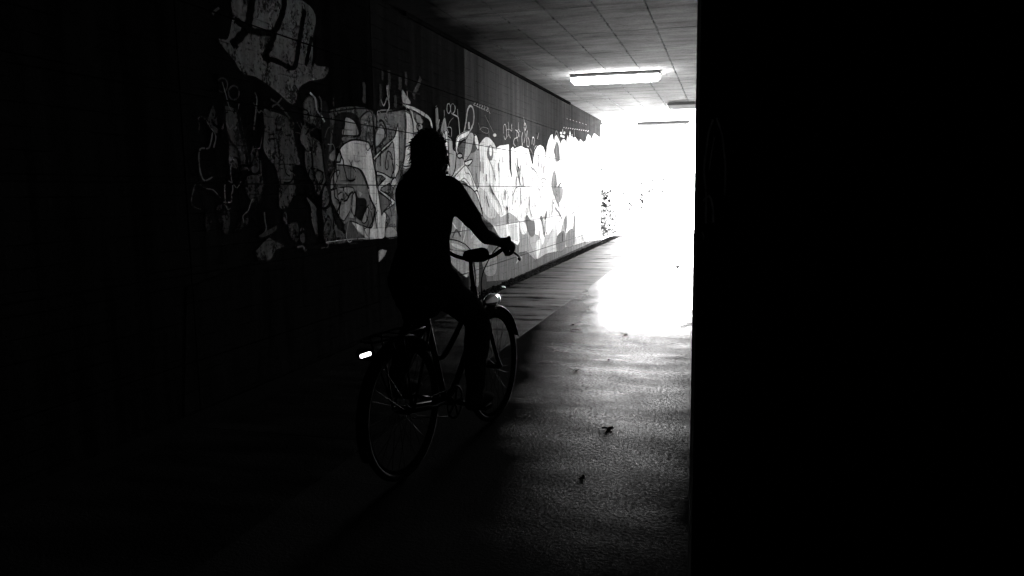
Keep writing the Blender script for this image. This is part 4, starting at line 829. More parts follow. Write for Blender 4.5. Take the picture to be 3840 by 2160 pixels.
  ('s',0.015,1,0.048,[(20.49,1.995),(20.51,1.916)]),
  ('s',0.03,1,0.0263,[(13.678,1.646),(13.72,1.538)]),
  ('s',0.03,1,0.03,[(15.731,1.712),(15.786,1.502)]),
  ('s',0.015,1,0.0382,[(16.216,1.567),(15.936,1.477)]),
  ('s',0.03,1,0.0207,[(10.616,1.825),(10.617,1.689)]),
  ('s',0.008,1,0.0209,[(10.731,1.82),(10.736,1.657)]),
  ('s',0.008,1,0.0165,[(11.282,1.64),(11.374,1.559)]),
  ('s',0.008,1,0.0217,[(11.056,1.503),(11.143,1.404),(11.235,1.351)]),
  ('s',0.008,1,0.0237,[(12.246,1.743),(12.297,1.627)]),
  ('s',0.03,1,0.0309,[(16.256,1.987),(16.285,1.886),(16.379,1.812)]),
  ('s',0.03,1,0.0204,[(10.425,1.651),(10.445,1.525)]),
  ('s',0.015,1,0.0265,[(10.882,1.651),(10.892,1.546)]),
  ('s',0.015,1,0.0279,[(11.535,1.837),(11.535,1.708)]),
  ('s',0.015,1,0.031,[(12.821,1.453),(12.841,1.34),(12.875,1.186)]),
  ('s',0.03,1,0.0261,[(13.508,1.314),(13.445,1.175),(13.498,1.045),(13.652,0.931)]),
  ('s',0.03,1,0.0191,[(13.223,1.301),(13.221,1.253)]),
  ('s',0.015,1,0.0317,[(13.115,1.265),(13.135,1.223)]),
  ('s',0.008,1,0.0263,[(13.683,1.143),(13.659,1.106)]),
  ('s',0.03,1,0.0335,[(13.892,1.145),(13.929,1.111)]),
  ('s',0.03,1,0.0204,[(14.142,1.454),(14.189,1.409)]),
  ('s',0.03,1,0.0242,[(12.489,1.248),(12.479,1.213)]),
  ('s',0.03,1,0.0288,[(11.889,1.414),(11.864,1.271)]),
  ('s',0.03,1,0.0167,[(11.084,1.461),(11.236,1.37),(11.456,1.258),(11.601,1.163),(11.696,1.028)]),
  ('s',0.03,1,0.0292,[(12,1.154),(12.013,1.037),(12.017,0.891)]),
  ('s',0.008,1,0.0291,[(11.98,1.106),(11.93,1.165)]),
  ('s',0.03,1,0.0316,[(16.563,1.3),(16.573,1.091),(16.557,0.934)]),
  ('s',0.015,1,0.025,[(17.605,1.333),(17.545,1.237),(17.588,1.126)]),
  ('s',0.008,1,0.0347,[(18.466,1.256),(18.329,1.128),(18.17,0.988)]),
  ('s',0.03,1,0.0294,[(15.371,1.237),(15.384,1.078),(15.335,0.958)]),
  ('s',0.008,1,0.034,[(17.977,1.063),(17.861,0.882),(17.897,0.698)]),
  ('s',0.008,1,0.0362,[(19.158,0.889),(19.029,0.788)]),
  ('s',0.008,1,0.0286,[(20.061,1.397),(20.108,1.303),(20.446,1.253),(20.3,1.175)]),
  ('s',0.015,1,0.0368,[(19.645,1.459),(19.421,1.353)]),
  ('s',0.015,1,0.0297,[(20.9,0.71),(20.988,0.08)]),
  ('s',0.008,1,0.0492,[(20.751,0.258),(20.783,0.109)]),
  ('s',0.03,1,0.0211,[(14.547,0.842),(14.61,0.687),(14.616,0.546)]),
  ('s',0.015,1,0.035,[(14.394,0.848),(14.542,0.667),(14.604,0.512)]),
  ('s',0.03,1,0.0284,[(14.729,0.823),(14.698,0.66),(14.827,0.546)]),
  ('s',0.03,1,0.0274,[(14.164,0.664),(14.184,0.514)]),
  ('s',0.03,1,0.0187,[(12.836,1.022),(12.853,0.938)]),
  ('s',0.008,1,0.0322,[(16.897,1.271),(16.928,1.084)]),
  ('s',0.008,1,0.0269,[(18.944,0.999),(18.961,0.864)]),
  ('s',0.008,1,0.0267,[(10.836,1.338),(10.92,1.24),(10.977,1.168)]),
  ('s',0.03,1,0.0168,[(11.48,1.082),(11.511,1.034)]),
  ('s',0.008,1,0.0312,[(16.289,0.502),(16.318,0.318)]),
  ('s',0.015,1,0.0447,[(18.773,0.277),(18.814,0.155)]),
  ('s',0.015,1,0.0272,[(19.027,0.217),(19.044,0.08)]),
  ('s',0.03,1,0.0249,[(17.237,0.806),(17.381,0.855),(17.674,0.93)]),
  ('s',0.3,1,0.013,[(12.562,0.97),(12.574,0.91),(12.549,0.851)]),
  ('s',0.3,1,0.0188,[(15.399,1.379),(15.41,1.335),(15.442,1.29)]),
  ('s',0.01,1,0.0274,[(20.662,1.04),(20.711,0.976),(20.629,0.915)]),
  ('s',0.1,1,0.0167,[(15.343,1.072),(15.353,1.058),(15.327,1.045)]),
  ('s',0.01,1,0.0248,[(16.826,1.442),(16.809,1.427),(16.82,1.413)]),
  ('s',0.1,1,0.0113,[(11.614,1.366),(11.608,1.318),(11.626,1.27)]),
  ('s',0.03,1,0.025,[(20.533,1.638),(20.511,1.614),(20.503,1.59)]),
  ('s',0.1,1,0.0197,[(15.733,1.395),(15.716,1.343),(15.764,1.291)]),
  ('s',0.3,1,0.0105,[(11.013,1.516),(11.021,1.498),(10.986,1.48)]),
  ('s',0.1,1,0.0126,[(12.593,1.462),(12.604,1.421),(12.561,1.38)]),
  ('s',0.1,1,0.0164,[(15.06,1.204),(15.066,1.159),(15.037,1.116)]),
  ('s',0.3,1,0.0162,[(10.742,1.272),(10.752,1.255),(10.766,1.238)]),
  ('s',0.01,1,0.0194,[(14.73,0.878),(14.746,0.82),(14.742,0.763)]),
  ('s',0.1,1,0.0119,[(14.579,0.94),(14.564,0.874),(14.532,0.809)]),
  ('s',0.01,1,0.0208,[(19.187,1.407),(19.154,1.346),(19.188,1.285)]),
  ('s',0.01,1,0.0156,[(15.897,1.731),(15.881,1.691),(15.935,1.653)]),
  ('s',0.01,1,0.0202,[(17.848,1.414),(17.872,1.386),(17.803,1.358)]),
  ('s',0.01,1,0.0215,[(19.623,0.841),(19.629,0.756),(19.607,0.672)]),
  ('s',0.01,1,0.0134,[(12.088,1.153),(12.096,1.116),(12.052,1.081)]),
  ('s',0.3,1,0.0255,[(17.339,2.194),(17.364,2.181),(17.286,2.164)]),
  ('s',0.3,1,0.0151,[(12.592,1.295),(12.585,1.267),(12.568,1.239)]),
  ('s',0.3,1,0.0184,[(13.515,1.385),(13.518,1.377),(13.478,1.369)]),
  ('s',0.01,1,0.0185,[(15.216,0.984),(15.211,0.948),(15.201,0.913)]),
  ('s',0.3,1,0.0184,[(17.117,1.245),(17.098,1.162),(17.119,1.078)]),
  ('s',0.01,1,0.0256,[(17.732,2.044),(17.722,2.023),(17.785,2.004)]),
  ('s',0.3,1,0.0144,[(11.245,1.138),(11.25,1.082),(11.243,1.026)]),
  ('s',0.03,1,0.0235,[(17.851,1.583),(17.816,1.534),(17.794,1.486)]),
  ('s',0.1,1,0.0219,[(15.856,1.856),(15.832,1.788),(15.891,1.721)]),
  ('s',0.01,1,0.0135,[(18.212,0.777),(18.233,0.717),(18.213,0.66)]),
  ('s',0.01,1,0.0131,[(11.174,1.513),(11.183,1.458),(11.151,1.403)]),
  ('s',0.3,1,0.0112,[(12.079,1.891),(12.081,1.87),(12.105,1.849)]),
  ('s',0.3,1,0.028,[(20.439,1.161),(20.485,1.127),(20.425,1.094)]),
  ('s',0.03,1,0.0093,[(11.471,1.267),(11.477,1.213),(11.491,1.158)]),
  ('s',0.03,1,0.0126,[(15.021,0.944),(15.021,0.926),(15.063,0.906)]),
  ('s',0.1,1,0.0228,[(15.98,0.916),(15.967,0.864),(15.952,0.811)]),
  ('s',0.3,1,0.016,[(11.76,1.183),(11.746,1.163),(11.788,1.142)]),
  ('s',0.01,1,0.0179,[(16.356,1.324),(16.369,1.271),(16.395,1.218)]),
  ('s',0.03,1,0.0248,[(17.432,0.853),(17.442,0.838),(17.468,0.823)]),
  ('s',0.03,1,0.0267,[(20.294,1.454),(20.259,1.42),(20.315,1.386)]),
  ('s',0.1,1,0.0163,[(19.242,2.062),(19.207,1.975),(19.289,1.892)]),
  ('s',0.1,1,0.0122,[(11.086,1.461),(11.092,1.439),(11.075,1.417)]),
  ('s',0.03,1,0.0158,[(12.757,1.738),(12.765,1.702),(12.753,1.666)]),
  ('s',0.3,1,0.0118,[(14.617,2.025),(14.636,1.999),(14.654,1.973)]),
  ('s',0.1,1,0.0191,[(14.438,1.569),(14.426,1.516),(14.45,1.463)]),
  ('s',0.01,1,0.0142,[(11.151,1.026),(11.15,1.001),(11.124,0.978)]),
  ('s',0.03,1,0.0138,[(16.07,1.097),(16.093,1.074),(16.086,1.051)]),
  ('s',0.3,1,0.0132,[(11.19,1.629),(11.191,1.574),(11.181,1.52)]),
  ('s',0.03,1,0.0229,[(17.421,0.974),(17.423,0.955),(17.451,0.936)]),
  ('s',0.03,1,0.0085,[(11.123,1.33),(11.123,1.321),(11.108,1.311)]),
  ('s',0.01,1,0.0186,[(18.831,0.761),(18.86,0.71),(18.773,0.664)]),
  ('s',0.01,1,0.013,[(15.063,1.049),(15.044,1.001),(15.052,0.953)]),
  ('s',0.03,1,0.025,[(17.905,0.931),(17.927,0.872),(17.91,0.814)]),
  ('s',0.1,1,0.011,[(14.86,1.969),(14.875,1.944),(14.896,1.919)]),
  ('s',0.3,1,0.0191,[(12.579,0.996),(12.585,0.97),(12.563,0.945)]),
  ('s',0.01,1,0.0146,[(10.717,1.369),(10.719,1.331),(10.712,1.293)]),
  ('s',0.3,1,0.0096,[(11.743,1.083),(11.735,1.064),(11.751,1.045)]),
  ('s',0.01,1,0.0085,[(11.352,1.487),(11.354,1.447),(11.348,1.408)]),
  ('s',0.1,1,0.0186,[(14.528,0.918),(14.508,0.888),(14.559,0.856)]),
  ('s',0.03,1,0.024,[(16.542,1.553),(16.565,1.517),(16.534,1.482)]),
  ('s',0.01,1,0.0195,[(14.044,2.011),(14.054,2.001),(14.034,1.989)]),
  ('s',0.3,1,0.0156,[(16.324,1.111),(16.321,1.07),(16.352,1.028)]),
  ('s',0.1,1,0.0138,[(13.593,1.207),(13.587,1.197),(13.595,1.187)]),
  ('s',0.1,1,0.0101,[(11.931,1.451),(11.929,1.433),(11.91,1.414)]),
  ('s',0.01,1,0.009,[(10.685,1.606),(10.686,1.575),(10.679,1.543)]),
  ('s',0.3,1,0.0082,[(10.918,1.944),(10.922,1.915),(10.9,1.885)]),
  ('s',0.03,1,0.0121,[(13.267,2.04),(13.26,1.974),(13.238,1.908)]),
  ('s',0.01,1,0.021,[(15.421,1.244),(15.409,1.227),(15.47,1.208)]),
  ('s',0.1,1,0.0129,[(17.518,0.795),(17.506,0.746),(17.582,0.693)]),
  ('s',0.01,1,0.0091,[(11.076,1.146),(11.079,1.089),(11.043,1.034)]),
  ('s',0.1,1,0.0123,[(14.013,1.95),(14.034,1.91),(14.008,1.869)]),
  ('s',0.1,1,0.0255,[(19.545,0.74),(19.557,0.725),(19.528,0.711)]),
  ('s',0.1,1,0.0136,[(11.653,1.259),(11.661,1.224),(11.644,1.19)]),
  ('s',0.1,1,0.0245,[(18.207,1.063),(18.201,0.976),(18.197,0.89)]),
  ('s',0.3,1,0.0191,[(12.808,1.032),(12.788,0.995),(12.781,0.958)]),
  ('s',0.01,1,0.0173,[(18.022,2.179),(18.029,2.113),(18.062,2.048)]),
  ('s',0.1,1,0.0281,[(18.888,1.435),(18.846,1.386),(18.841,1.336)]),
  ('s',0.03,1,0.0117,[(12.789,1.825),(12.769,1.79),(12.761,1.756)]),
  ('s',0.03,1,0.0133,[(15.044,2.127),(15.047,2.103),(15.035,2.078)]),
  ('s',0.03,1,0.0211,[(17.513,1.089),(17.479,1.065),(17.553,1.038)]),
  ('s',0.1,1,0.0143,[(18.575,2.191),(18.572,2.102),(18.534,2.013)]),
  ('s',0.1,1,0.0162,[(15.647,1.529),(15.655,1.458),(15.673,1.387)]),
  ('s',0.03,1,0.0146,[(18.202,1.034),(18.163,0.957),(18.172,0.879)]),
  ('s',0.1,1,0.0136,[(12.817,1.908),(12.82,1.856),(12.82,1.805)]),
  ('s',0.03,1,0.013,[(12.113,1.46),(12.098,1.449),(12.094,1.438)]),
  ('s',0.3,1,0.0245,[(16.988,2.036),(16.99,2.009),(16.977,1.982)]),
  ('s',0.3,1,0.0208,[(19.298,1.355),(19.306,1.302),(19.225,1.25)]),
  ('s',0.1,1,0.0132,[(11.689,1.93),(11.672,1.884),(11.683,1.839)]),
  ('s',0.1,1,0.0183,[(16.929,1.972),(16.908,1.929),(16.962,1.887)]),
  ('s',0.01,1,0.01,[(11.168,1.787),(11.166,1.759),(11.183,1.731)]),
  ('s',0.1,1,0.03,[(20.637,0.67),(20.631,0.577),(20.718,0.479)]),
  ('s',0.1,1,0.0137,[(14.407,1.145),(14.404,1.112),(14.44,1.079)]),
  ('s',0.01,1,0.0139,[(16.942,0.836),(16.943,0.786),(16.945,0.736)]),
  ('s',0.3,1,0.0197,[(20.129,2.356),(20.174,2.258),(20.107,2.156)]),
  ('s',0.1,1,0.0195,[(14.089,1.916),(14.093,1.89),(14.114,1.864)]),
  ('s',0.3,1,0.0164,[(12.561,1.329),(12.552,1.275),(12.523,1.222)]),
  ('s',0.03,1,0.0228,[(15.487,1.599),(15.499,1.526),(15.518,1.453)]),
  ('s',0.1,1,0.0105,[(14.235,0.984),(14.211,0.94),(14.231,0.895)]),
  ('s',0.3,1,0.0192,[(19.194,1.4),(19.206,1.348),(19.162,1.297)]),
  ('s',0.3,1,0.0214,[(16.138,1.332),(16.134,1.283),(16.111,1.233)]),
  ('s',0.1,1,0.0115,[(13.709,0.93),(13.687,0.912),(13.707,0.894)]),
  ('s',0.01,1,0.0173,[(18.087,1.378),(18.094,1.318),(18.032,1.258)]),
  ('s',0.01,1,0.0132,[(12.333,1.546),(12.315,1.487),(12.297,1.428)]),
  ('s',0.03,1,0.0183,[(19.172,0.738),(19.158,0.671),(19.196,0.602)]),
  ('s',0.1,1,0.0124,[(12.595,1.317),(12.588,1.254),(12.574,1.192)]),
  ('s',0.3,1,0.0121,[(13.432,1.769),(13.416,1.706),(13.394,1.643)]),
  ('s',0.01,1,0.0246,[(16.892,1.466),(16.924,1.408),(16.914,1.35)]),
  ('s',0.01,1,0.0106,[(12.229,1.216),(12.228,1.194),(12.205,1.171)]),
  ('s',0.3,1,0.0234,[(19.34,2.143),(19.308,2.046),(19.27,1.948)]),
  ('s',0.03,1,0.0096,[(12.567,1.589),(12.585,1.575),(12.568,1.559)]),
  ('s',0.01,1,0.0162,[(17.375,1.162),(17.348,1.137),(17.328,1.113)]),
  ('s',0.03,1,0.0096,[(13.133,1.39),(13.126,1.346),(13.102,1.302)]),
  ('s',0.3,1,0.0098,[(12.077,1.281),(12.087,1.22),(12.07,1.16)]),
  ('s',0.3,1,0.0158,[(14.45,0.964),(14.451,0.926),(14.442,0.889)]),
  ('s',0.03,1,0.0172,[(18.168,1.315),(18.195,1.256),(18.231,1.196)]),
  ('s',0.01,1,0.0129,[(12.223,1.354),(12.236,1.343),(12.196,1.333)]),
  ('s',0.1,1,0.0132,[(11.515,1.907),(11.523,1.879),(11.488,1.85)]),
  ('s',0.3,1,0.0144,[(12.662,1.154),(12.656,1.134),(12.647,1.113)]),
  ('s',0.1,1,0.0229,[(16.362,0.959),(16.382,0.894),(16.334,0.832)]),
  ('s',0.1,1,0.0161,[(12.253,1.392),(12.242,1.357),(12.245,1.321)]),
  ('s',0.03,1,0.0208,[(13.722,1.193),(13.722,1.151),(13.714,1.11)]),
  ('s',0.1,1,0.0085,[(10.96,1.705),(10.969,1.656),(10.949,1.606)]),
  ('s',0.01,1,0.0139,[(13.015,1.899),(13.029,1.859),(13.028,1.819)]),
  ('s',0.3,1,0.011,[(10.61,1.292),(10.613,1.267),(10.626,1.242)]),
  ('s',0.01,1,0.0096,[(11.412,1.351),(11.397,1.325),(11.399,1.298)]),
  ('s',0.1,1,0.0136,[(11.747,1.439),(11.753,1.392),(11.763,1.345)]),
  ('s',0.3,1,0.0123,[(13.634,1.576),(13.617,1.56),(13.617,1.545)]),
  ('s',0.3,1,0.0084,[(11.258,1.866),(11.25,1.813),(11.224,1.76)]),
  ('s',0.3,1,0.0165,[(13.929,1.984),(13.95,1.964),(13.911,1.941)]),
  ('s',0.01,1,0.0087,[(11.089,1.012),(11.098,0.969),(11.098,0.927)]),
  ('s',0.3,1,0.0136,[(10.927,1.447),(10.913,1.417),(10.933,1.386)]),
  ('s',0.3,1,0.0277,[(18.937,1.291),(18.899,1.253),(18.939,1.214)]),
  ('s',0.3,1,0.0204,[(14.92,2.064),(14.942,2.04),(14.909,2.015)]),
  ('s',0.03,1,0.024,[(20.746,0.925),(20.731,0.864),(20.763,0.802)]),
  ('s',0.03,1,0.0165,[(15.393,1.24),(15.405,1.176),(15.427,1.113)]),
  ('s',0.01,1,0.0207,[(14.105,1.45),(14.086,1.43),(14.139,1.41)]),
  ('s',0.1,1,0.0202,[(18.309,1.232),(18.299,1.159),(18.358,1.085)]),
  ('s',0.1,1,0.0111,[(12.036,1.767),(12.026,1.748),(12.046,1.729)]),
  ('s',0.03,1,0.0194,[(16.748,1.32),(16.731,1.287),(16.771,1.254)]),
  ('s',0.3,1,0.021,[(17.842,1.915),(17.836,1.886),(17.798,1.856)]),
  ('s',0.3,1,0.0152,[(13.636,1.424),(13.638,1.366),(13.613,1.309)]),
  ('s',0.3,1,0.016,[(16.161,1.315),(16.19,1.245),(16.156,1.176)]),
  ('s',0.03,1,0.0135,[(11.234,1.715),(11.219,1.664),(11.231,1.612)]),
  ('s',0.3,1,0.0142,[(13.948,1.155),(13.924,1.092),(13.93,1.028)]),
  ('s',0.1,1,0.0182,[(15.44,1.577),(15.448,1.499),(15.414,1.422)]),
  ('s',0.1,1,0.0299,[(20.873,0.78),(20.866,0.697),(20.886,0.614)]),
  ('s',0.1,1,0.0173,[(13.459,1.255),(13.461,1.236),(13.448,1.217)]),
  ('s',0.3,1,0.0109,[(12.681,1.923),(12.675,1.863),(12.655,1.802)]),
  ('s',0.3,1,0.0188,[(14.679,1.242),(14.66,1.185),(14.691,1.127)]),
  ('s',0.1,1,0.0117,[(11.145,1.641),(11.129,1.587),(11.127,1.533)]),
  ('s',0.01,1,0.0133,[(11.971,1.327),(11.968,1.308),(11.954,1.29)]),
  ('s',0.03,1,0.0113,[(12.221,1.498),(12.209,1.438),(12.205,1.377)]),
  ('s',0.01,1,0.0171,[(19.295,1.384),(19.291,1.312),(19.37,1.239)]),
  ('s',0.3,1,0.0167,[(18.1,1.357),(18.101,1.343),(18.082,1.329)]),
  ('s',0.3,1,0.0252,[(16.911,1.121),(16.905,1.059),(16.884,0.997)]),
  ('s',0.03,1,0.0159,[(15.02,1.225),(14.992,1.213),(15.048,1.2)]),
  ('s',0.1,1,0.0131,[(14.21,1.374),(14.214,1.311),(14.212,1.247)]),
  ('s',0.01,1,0.0132,[(11.783,1.377),(11.788,1.317),(11.755,1.257)]),
  ('s',0.03,1,0.0125,[(15.95,1.076),(15.924,1.055),(15.969,1.033)]),
  ('s',0.3,1,0.0139,[(10.617,1.896),(10.616,1.851),(10.62,1.807)]),
  ('s',0.1,1,0.0156,[(12.193,1.11),(12.19,1.102),(12.16,1.096)]),
  ('s',0.01,1,0.0108,[(14.335,1.268),(14.319,1.196),(14.287,1.125)]),
  ('s',0.3,1,0.0212,[(19.869,0.899),(19.897,0.831),(19.844,0.764)]),
  ('s',0.01,1,0.0134,[(11.505,1.738),(11.507,1.71),(11.49,1.682)]),
  ('s',0.3,1,0.0157,[(13.331,1.641),(13.32,1.619),(13.35,1.598)]),
  ('s',0.3,1,0.0194,[(15.874,0.995),(15.891,0.947),(15.836,0.901)]),
  ('s',0.03,1,0.0152,[(14.165,1.398),(14.145,1.33),(14.205,1.261)]),
  ('s',0.01,1,0.0135,[(11.955,1.662),(11.954,1.639),(11.937,1.615)]),
  ('s',0.01,1,0.014,[(10.665,1.442),(10.674,1.404),(10.682,1.367)]),
  ('s',0.3,1,0.0123,[(12.836,1.836),(12.826,1.781),(12.805,1.725)]),
  ('s',0.03,1,0.0121,[(13.327,1.597),(13.311,1.582),(13.317,1.567)]),
  ('s',0.01,1,0.0171,[(15.533,2.09),(15.524,2.033),(15.53,1.978)]),
  ('s',0.3,1,0.0144,[(13.461,1.554),(13.453,1.511),(13.493,1.469)]),
  ('s',0.3,1,0.0166,[(12.504,1.083),(12.492,1.061),(12.474,1.039)]),
  ('s',0.03,1,0.0218,[(16.891,0.82),(16.897,0.773),(16.909,0.726)]),
  ('s',0.01,1,0.0189,[(15.314,1.952),(15.337,1.931),(15.308,1.909)]),
  ('s',0.3,1,0.0257,[(18.971,1.039),(18.96,0.999),(19.02,0.958)]),
  ('s',0.03,1,0.0109,[(12.957,1.078),(12.972,1.053),(12.975,1.029)]),
  ('s',0.3,1,0.0171,[(15.651,1.557),(15.644,1.54),(15.651,1.524)]),
  ('s',0.03,1,0.0222,[(15.312,1.168),(15.294,1.155),(15.351,1.141)]),
  ('s',0.01,1,0.0165,[(20.685,2.233),(20.696,2.15),(20.767,2.069)]),
  ('s',0.03,1,0.0124,[(14.647,1.38),(14.656,1.343),(14.657,1.306)]),
  ('s',0.1,1,0.0147,[(12.587,1.23),(12.588,1.169),(12.571,1.107)]),
  ('s',0.03,1,0.0171,[(11.862,1.395),(11.852,1.377),(11.843,1.359)]),
  ('s',0.1,1,0.0162,[(11.948,1.019),(11.959,0.993),(11.927,0.969)]),
  ('s',0.03,1,0.0158,[(10.546,1.176),(10.551,1.129),(10.557,1.082)]),
  ('s',0.1,1,0.0259,[(17.56,1.927),(17.589,1.895),(17.613,1.863)]),
  ('s',0.3,1,0.0128,[(13.76,1.896),(13.749,1.854),(13.794,1.814)]),
  ('s',0.01,1,0.011,[(13.732,1.93),(13.749,1.901),(13.722,1.87)]),
  ('s',0.01,1,0.021,[(17.601,0.919),(17.573,0.89),(17.557,0.861)]),
  ('s',0.01,1,0.0173,[(12.811,1.367),(12.814,1.34),(12.777,1.313)]),
 ]),
 ('graffiti', 'thin pale scribbled tags above the white drip lettering near the tunnel mouth', [
  ('s',0.36,1,0.0115,[(11.862,2.298),(11.867,2.401),(11.956,2.446),(12.023,2.385),(12.036,2.272),(11.951,2.21),(11.877,2.262)]),
  ('s',0.288,1,0.0117,[(12.136,2.498),(12.168,2.424),(12.156,2.318),(12.27,2.248)]),
  ('s',0.288,1,0.0098,[(12.076,2.37),(12.203,2.388),(12.349,2.37),(12.335,2.465)]),
  ('s',0.252,1,0.0099,[(12.362,2.487),(12.344,2.408)]),
  ('s',0.36,1,0.0107,[(12.088,2.256),(12.162,2.299),(12.216,2.274)]),
  ('s',0.36,1,0.0141,[(12.566,2.138),(12.454,2.181),(12.514,2.253),(12.729,2.296),(12.772,2.369),(12.578,2.405)]),
  ('s',0.288,1,0.0122,[(12.726,2.216),(12.652,2.331),(12.795,2.431),(12.849,2.304)]),
  ('s',0.252,1,0.0143,[(12.779,2.54),(12.783,2.44),(12.893,2.387)]),
  ('s',0.36,1,0.0145,[(13.008,2.212),(12.992,2.313),(13.057,2.399)]),
  ('s',0.7,1,0.0104,[(13.016,2.212),(13.006,2.155)]),
  ('s',0.36,1,0.0168,[(13.145,2.518),(13.21,2.564),(13.292,2.508),(13.205,2.44),(13.144,2.497)]),
  ('s',0.288,1,0.0146,[(13.129,2.65),(13.169,2.591),(13.186,2.511)]),
  ('s',0.36,1,0.0139,[(13.376,2.452),(13.328,2.334),(13.344,2.188),(13.475,2.185),(13.501,2.281),(13.393,2.338)]),
  ('s',0.36,1,0.0126,[(13.183,2.428),(13.222,2.348),(13.133,2.219)]),
  ('s',0.6,1,0.0109,[(13.7,2.229),(13.726,2.316),(13.787,2.363),(13.887,2.325),(13.837,2.214)]),
  ('s',0.36,1,0.0112,[(14.249,2.469),(14.174,2.398),(14.124,2.351)]),
  ('s',0.36,1,0.0133,[(13.881,2.151),(13.953,2.198),(14.048,2.225)]),
  ('s',0.85,1,0.0258,[(16.428,2.693),(16.446,2.631)]),
  ('s',0.9,1,0.0205,[(16.382,2.611),(16.343,2.597),(16.258,2.588),(16.191,2.592),(16.191,2.605),(16.259,2.617),(16.344,2.62),(16.382,2.611)]),
  ('s',0.9,1,0.0209,[(16.719,2.634),(16.679,2.619),(16.59,2.61),(16.52,2.614),(16.52,2.627),(16.591,2.64),(16.679,2.643),(16.719,2.634)]),
  ('s',0.9,1,0.0205,[(16.406,2.552),(16.368,2.537),(16.282,2.529),(16.214,2.533),(16.215,2.546),(16.283,2.559),(16.368,2.561),(16.406,2.552)]),
  ('s',0.9,1,0.0208,[(16.625,2.547),(16.586,2.532),(16.498,2.524),(16.428,2.528),(16.429,2.541),(16.499,2.554),(16.586,2.556),(16.625,2.547)]),
  ('f',0.85,0,0,[(16.849,2.476),(16.986,2.602),(17.122,2.518),(17.243,2.718),(17.403,2.535),(17.476,2.661),(17.546,2.517)]),
  ('s',0.6,1,0.0111,[(17.783,2.749),(17.767,2.625)]),
  ('s',0.6,1,0.0117,[(16.525,2.738),(16.59,2.736),(16.629,2.752)]),
  ('s',0.6,1,0.0119,[(16.76,2.739),(16.827,2.747),(16.867,2.763)]),
  ('s',0.6,1,0.012,[(17.002,2.739),(17.07,2.759),(17.112,2.775)]),
  ('s',0.6,1,0.0122,[(17.25,2.772),(17.321,2.77),(17.363,2.787)]),
  ('s',0.6,1,0.0124,[(17.506,2.773),(17.578,2.782),(17.622,2.799)]),
  ('s',0.6,1,0.0125,[(17.769,2.774),(17.843,2.795),(17.888,2.812)]),
  ('s',0.6,1,0.0127,[(18.039,2.809),(18.116,2.807),(18.162,2.825)]),
  ('s',0.6,1,0.0129,[(18.317,2.811),(18.396,2.82),(18.444,2.838)]),
  ('s',0.6,1,0.0131,[(18.604,2.812),(18.685,2.834),(18.735,2.852)]),
  ('s',0.6,1,0.0133,[(18.9,2.849),(18.983,2.848),(19.034,2.866)]),
  ('s',0.6,1,0.0135,[(19.204,2.852),(19.29,2.862),(19.343,2.881)]),
  ('s',0.6,1,0.0137,[(19.518,2.854),(19.607,2.877),(19.661,2.896)]),
  ('s',0.4,0,0.0106,[(16.857,2.957),(16.957,2.946)]),
  ('s',0.4,0,0.0108,[(17.211,2.966),(17.316,2.955)]),
  ('s',0.4,0,0.011,[(17.58,2.975),(17.69,2.964)]),
  ('s',0.4,0,0.0112,[(17.965,2.985),(18.079,2.974)]),
  ('s',0.4,0,0.0115,[(18.366,2.996),(18.485,2.984)]),
  ('s',0.4,0,0.0117,[(18.784,3.006),(18.909,2.994)]),
  ('s',0.4,0,0.012,[(19.222,3.017),(19.351,3.005)]),
 ]),
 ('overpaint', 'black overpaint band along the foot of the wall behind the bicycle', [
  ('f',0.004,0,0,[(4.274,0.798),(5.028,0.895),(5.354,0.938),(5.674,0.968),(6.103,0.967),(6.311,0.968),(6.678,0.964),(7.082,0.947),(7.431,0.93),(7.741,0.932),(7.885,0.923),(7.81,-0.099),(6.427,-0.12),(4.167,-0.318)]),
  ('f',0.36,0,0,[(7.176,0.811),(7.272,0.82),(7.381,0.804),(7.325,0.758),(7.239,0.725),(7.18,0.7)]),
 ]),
]

# ------------------------------------------------------------------ setting: floor, ceiling, walls, ground
WX = -3.38                 # face of the left wall
HZ = 3.33                  # underside of the ceiling
GUT = -3.06                # kerb line of the gutter
SEAM = -1.90               # long joint between the two floor lanes
fl = MB().box((-3.9, -3.4, -0.5), (3.2, 24.0, -0.09)).build('tunnel_floor', M['joint'])
tag(fl, kind='structure')
def slab(x0, x1, y0, y1, mat, z=0.0):
    g = 0.0025; c = 0.0008
    mb = MB()
    plan0 = [(x0+g, y0+g), (x1-g, y0+g), (x1-g, y1-g), (x0+g, y1-g)]
    plan1 = [(x0+g+c, y0+g+c), (x1-g-c, y0+g+c), (x1-g-c, y1-g-c), (x0+g+c, y1-g-c)]
    for p in plan0: mb.v.append(Vector((*p, -0.088)))
    for p in plan0: mb.v.append(Vector((*p, z-c)))
    for p in plan1: mb.v.append(Vector((*p, z)))
    for i in range(4):
        j = (i+1) % 4
        mb.f += [(i, j, 4+j, 4+i), (4+i, 4+j, 8+j, 8+i)]
    mb.f.append((8, 9, 10, 11))
    return mb.build('floor_slab', mat, fl)
for (y0, y1) in ((-3.4, 7.52), (7.52, 15.6), (15.6, 24.0)):
    slab(SEAM, 3.2, y0, y1, M['floor'])
for (y0, y1) in ((-3.4, 3.9), (3.9, 11.7), (11.7, 24.0)):
    slab(GUT, SEAM, y0, y1, M['floor_left'], -0.002)
gt = MB().box((WX-0.2, -3.4, -0.088), (GUT-0.004, 24.0, -0.045)).build('gutter', M['gutter'], fl)
gb = MB()
rnd = random.Random(5)
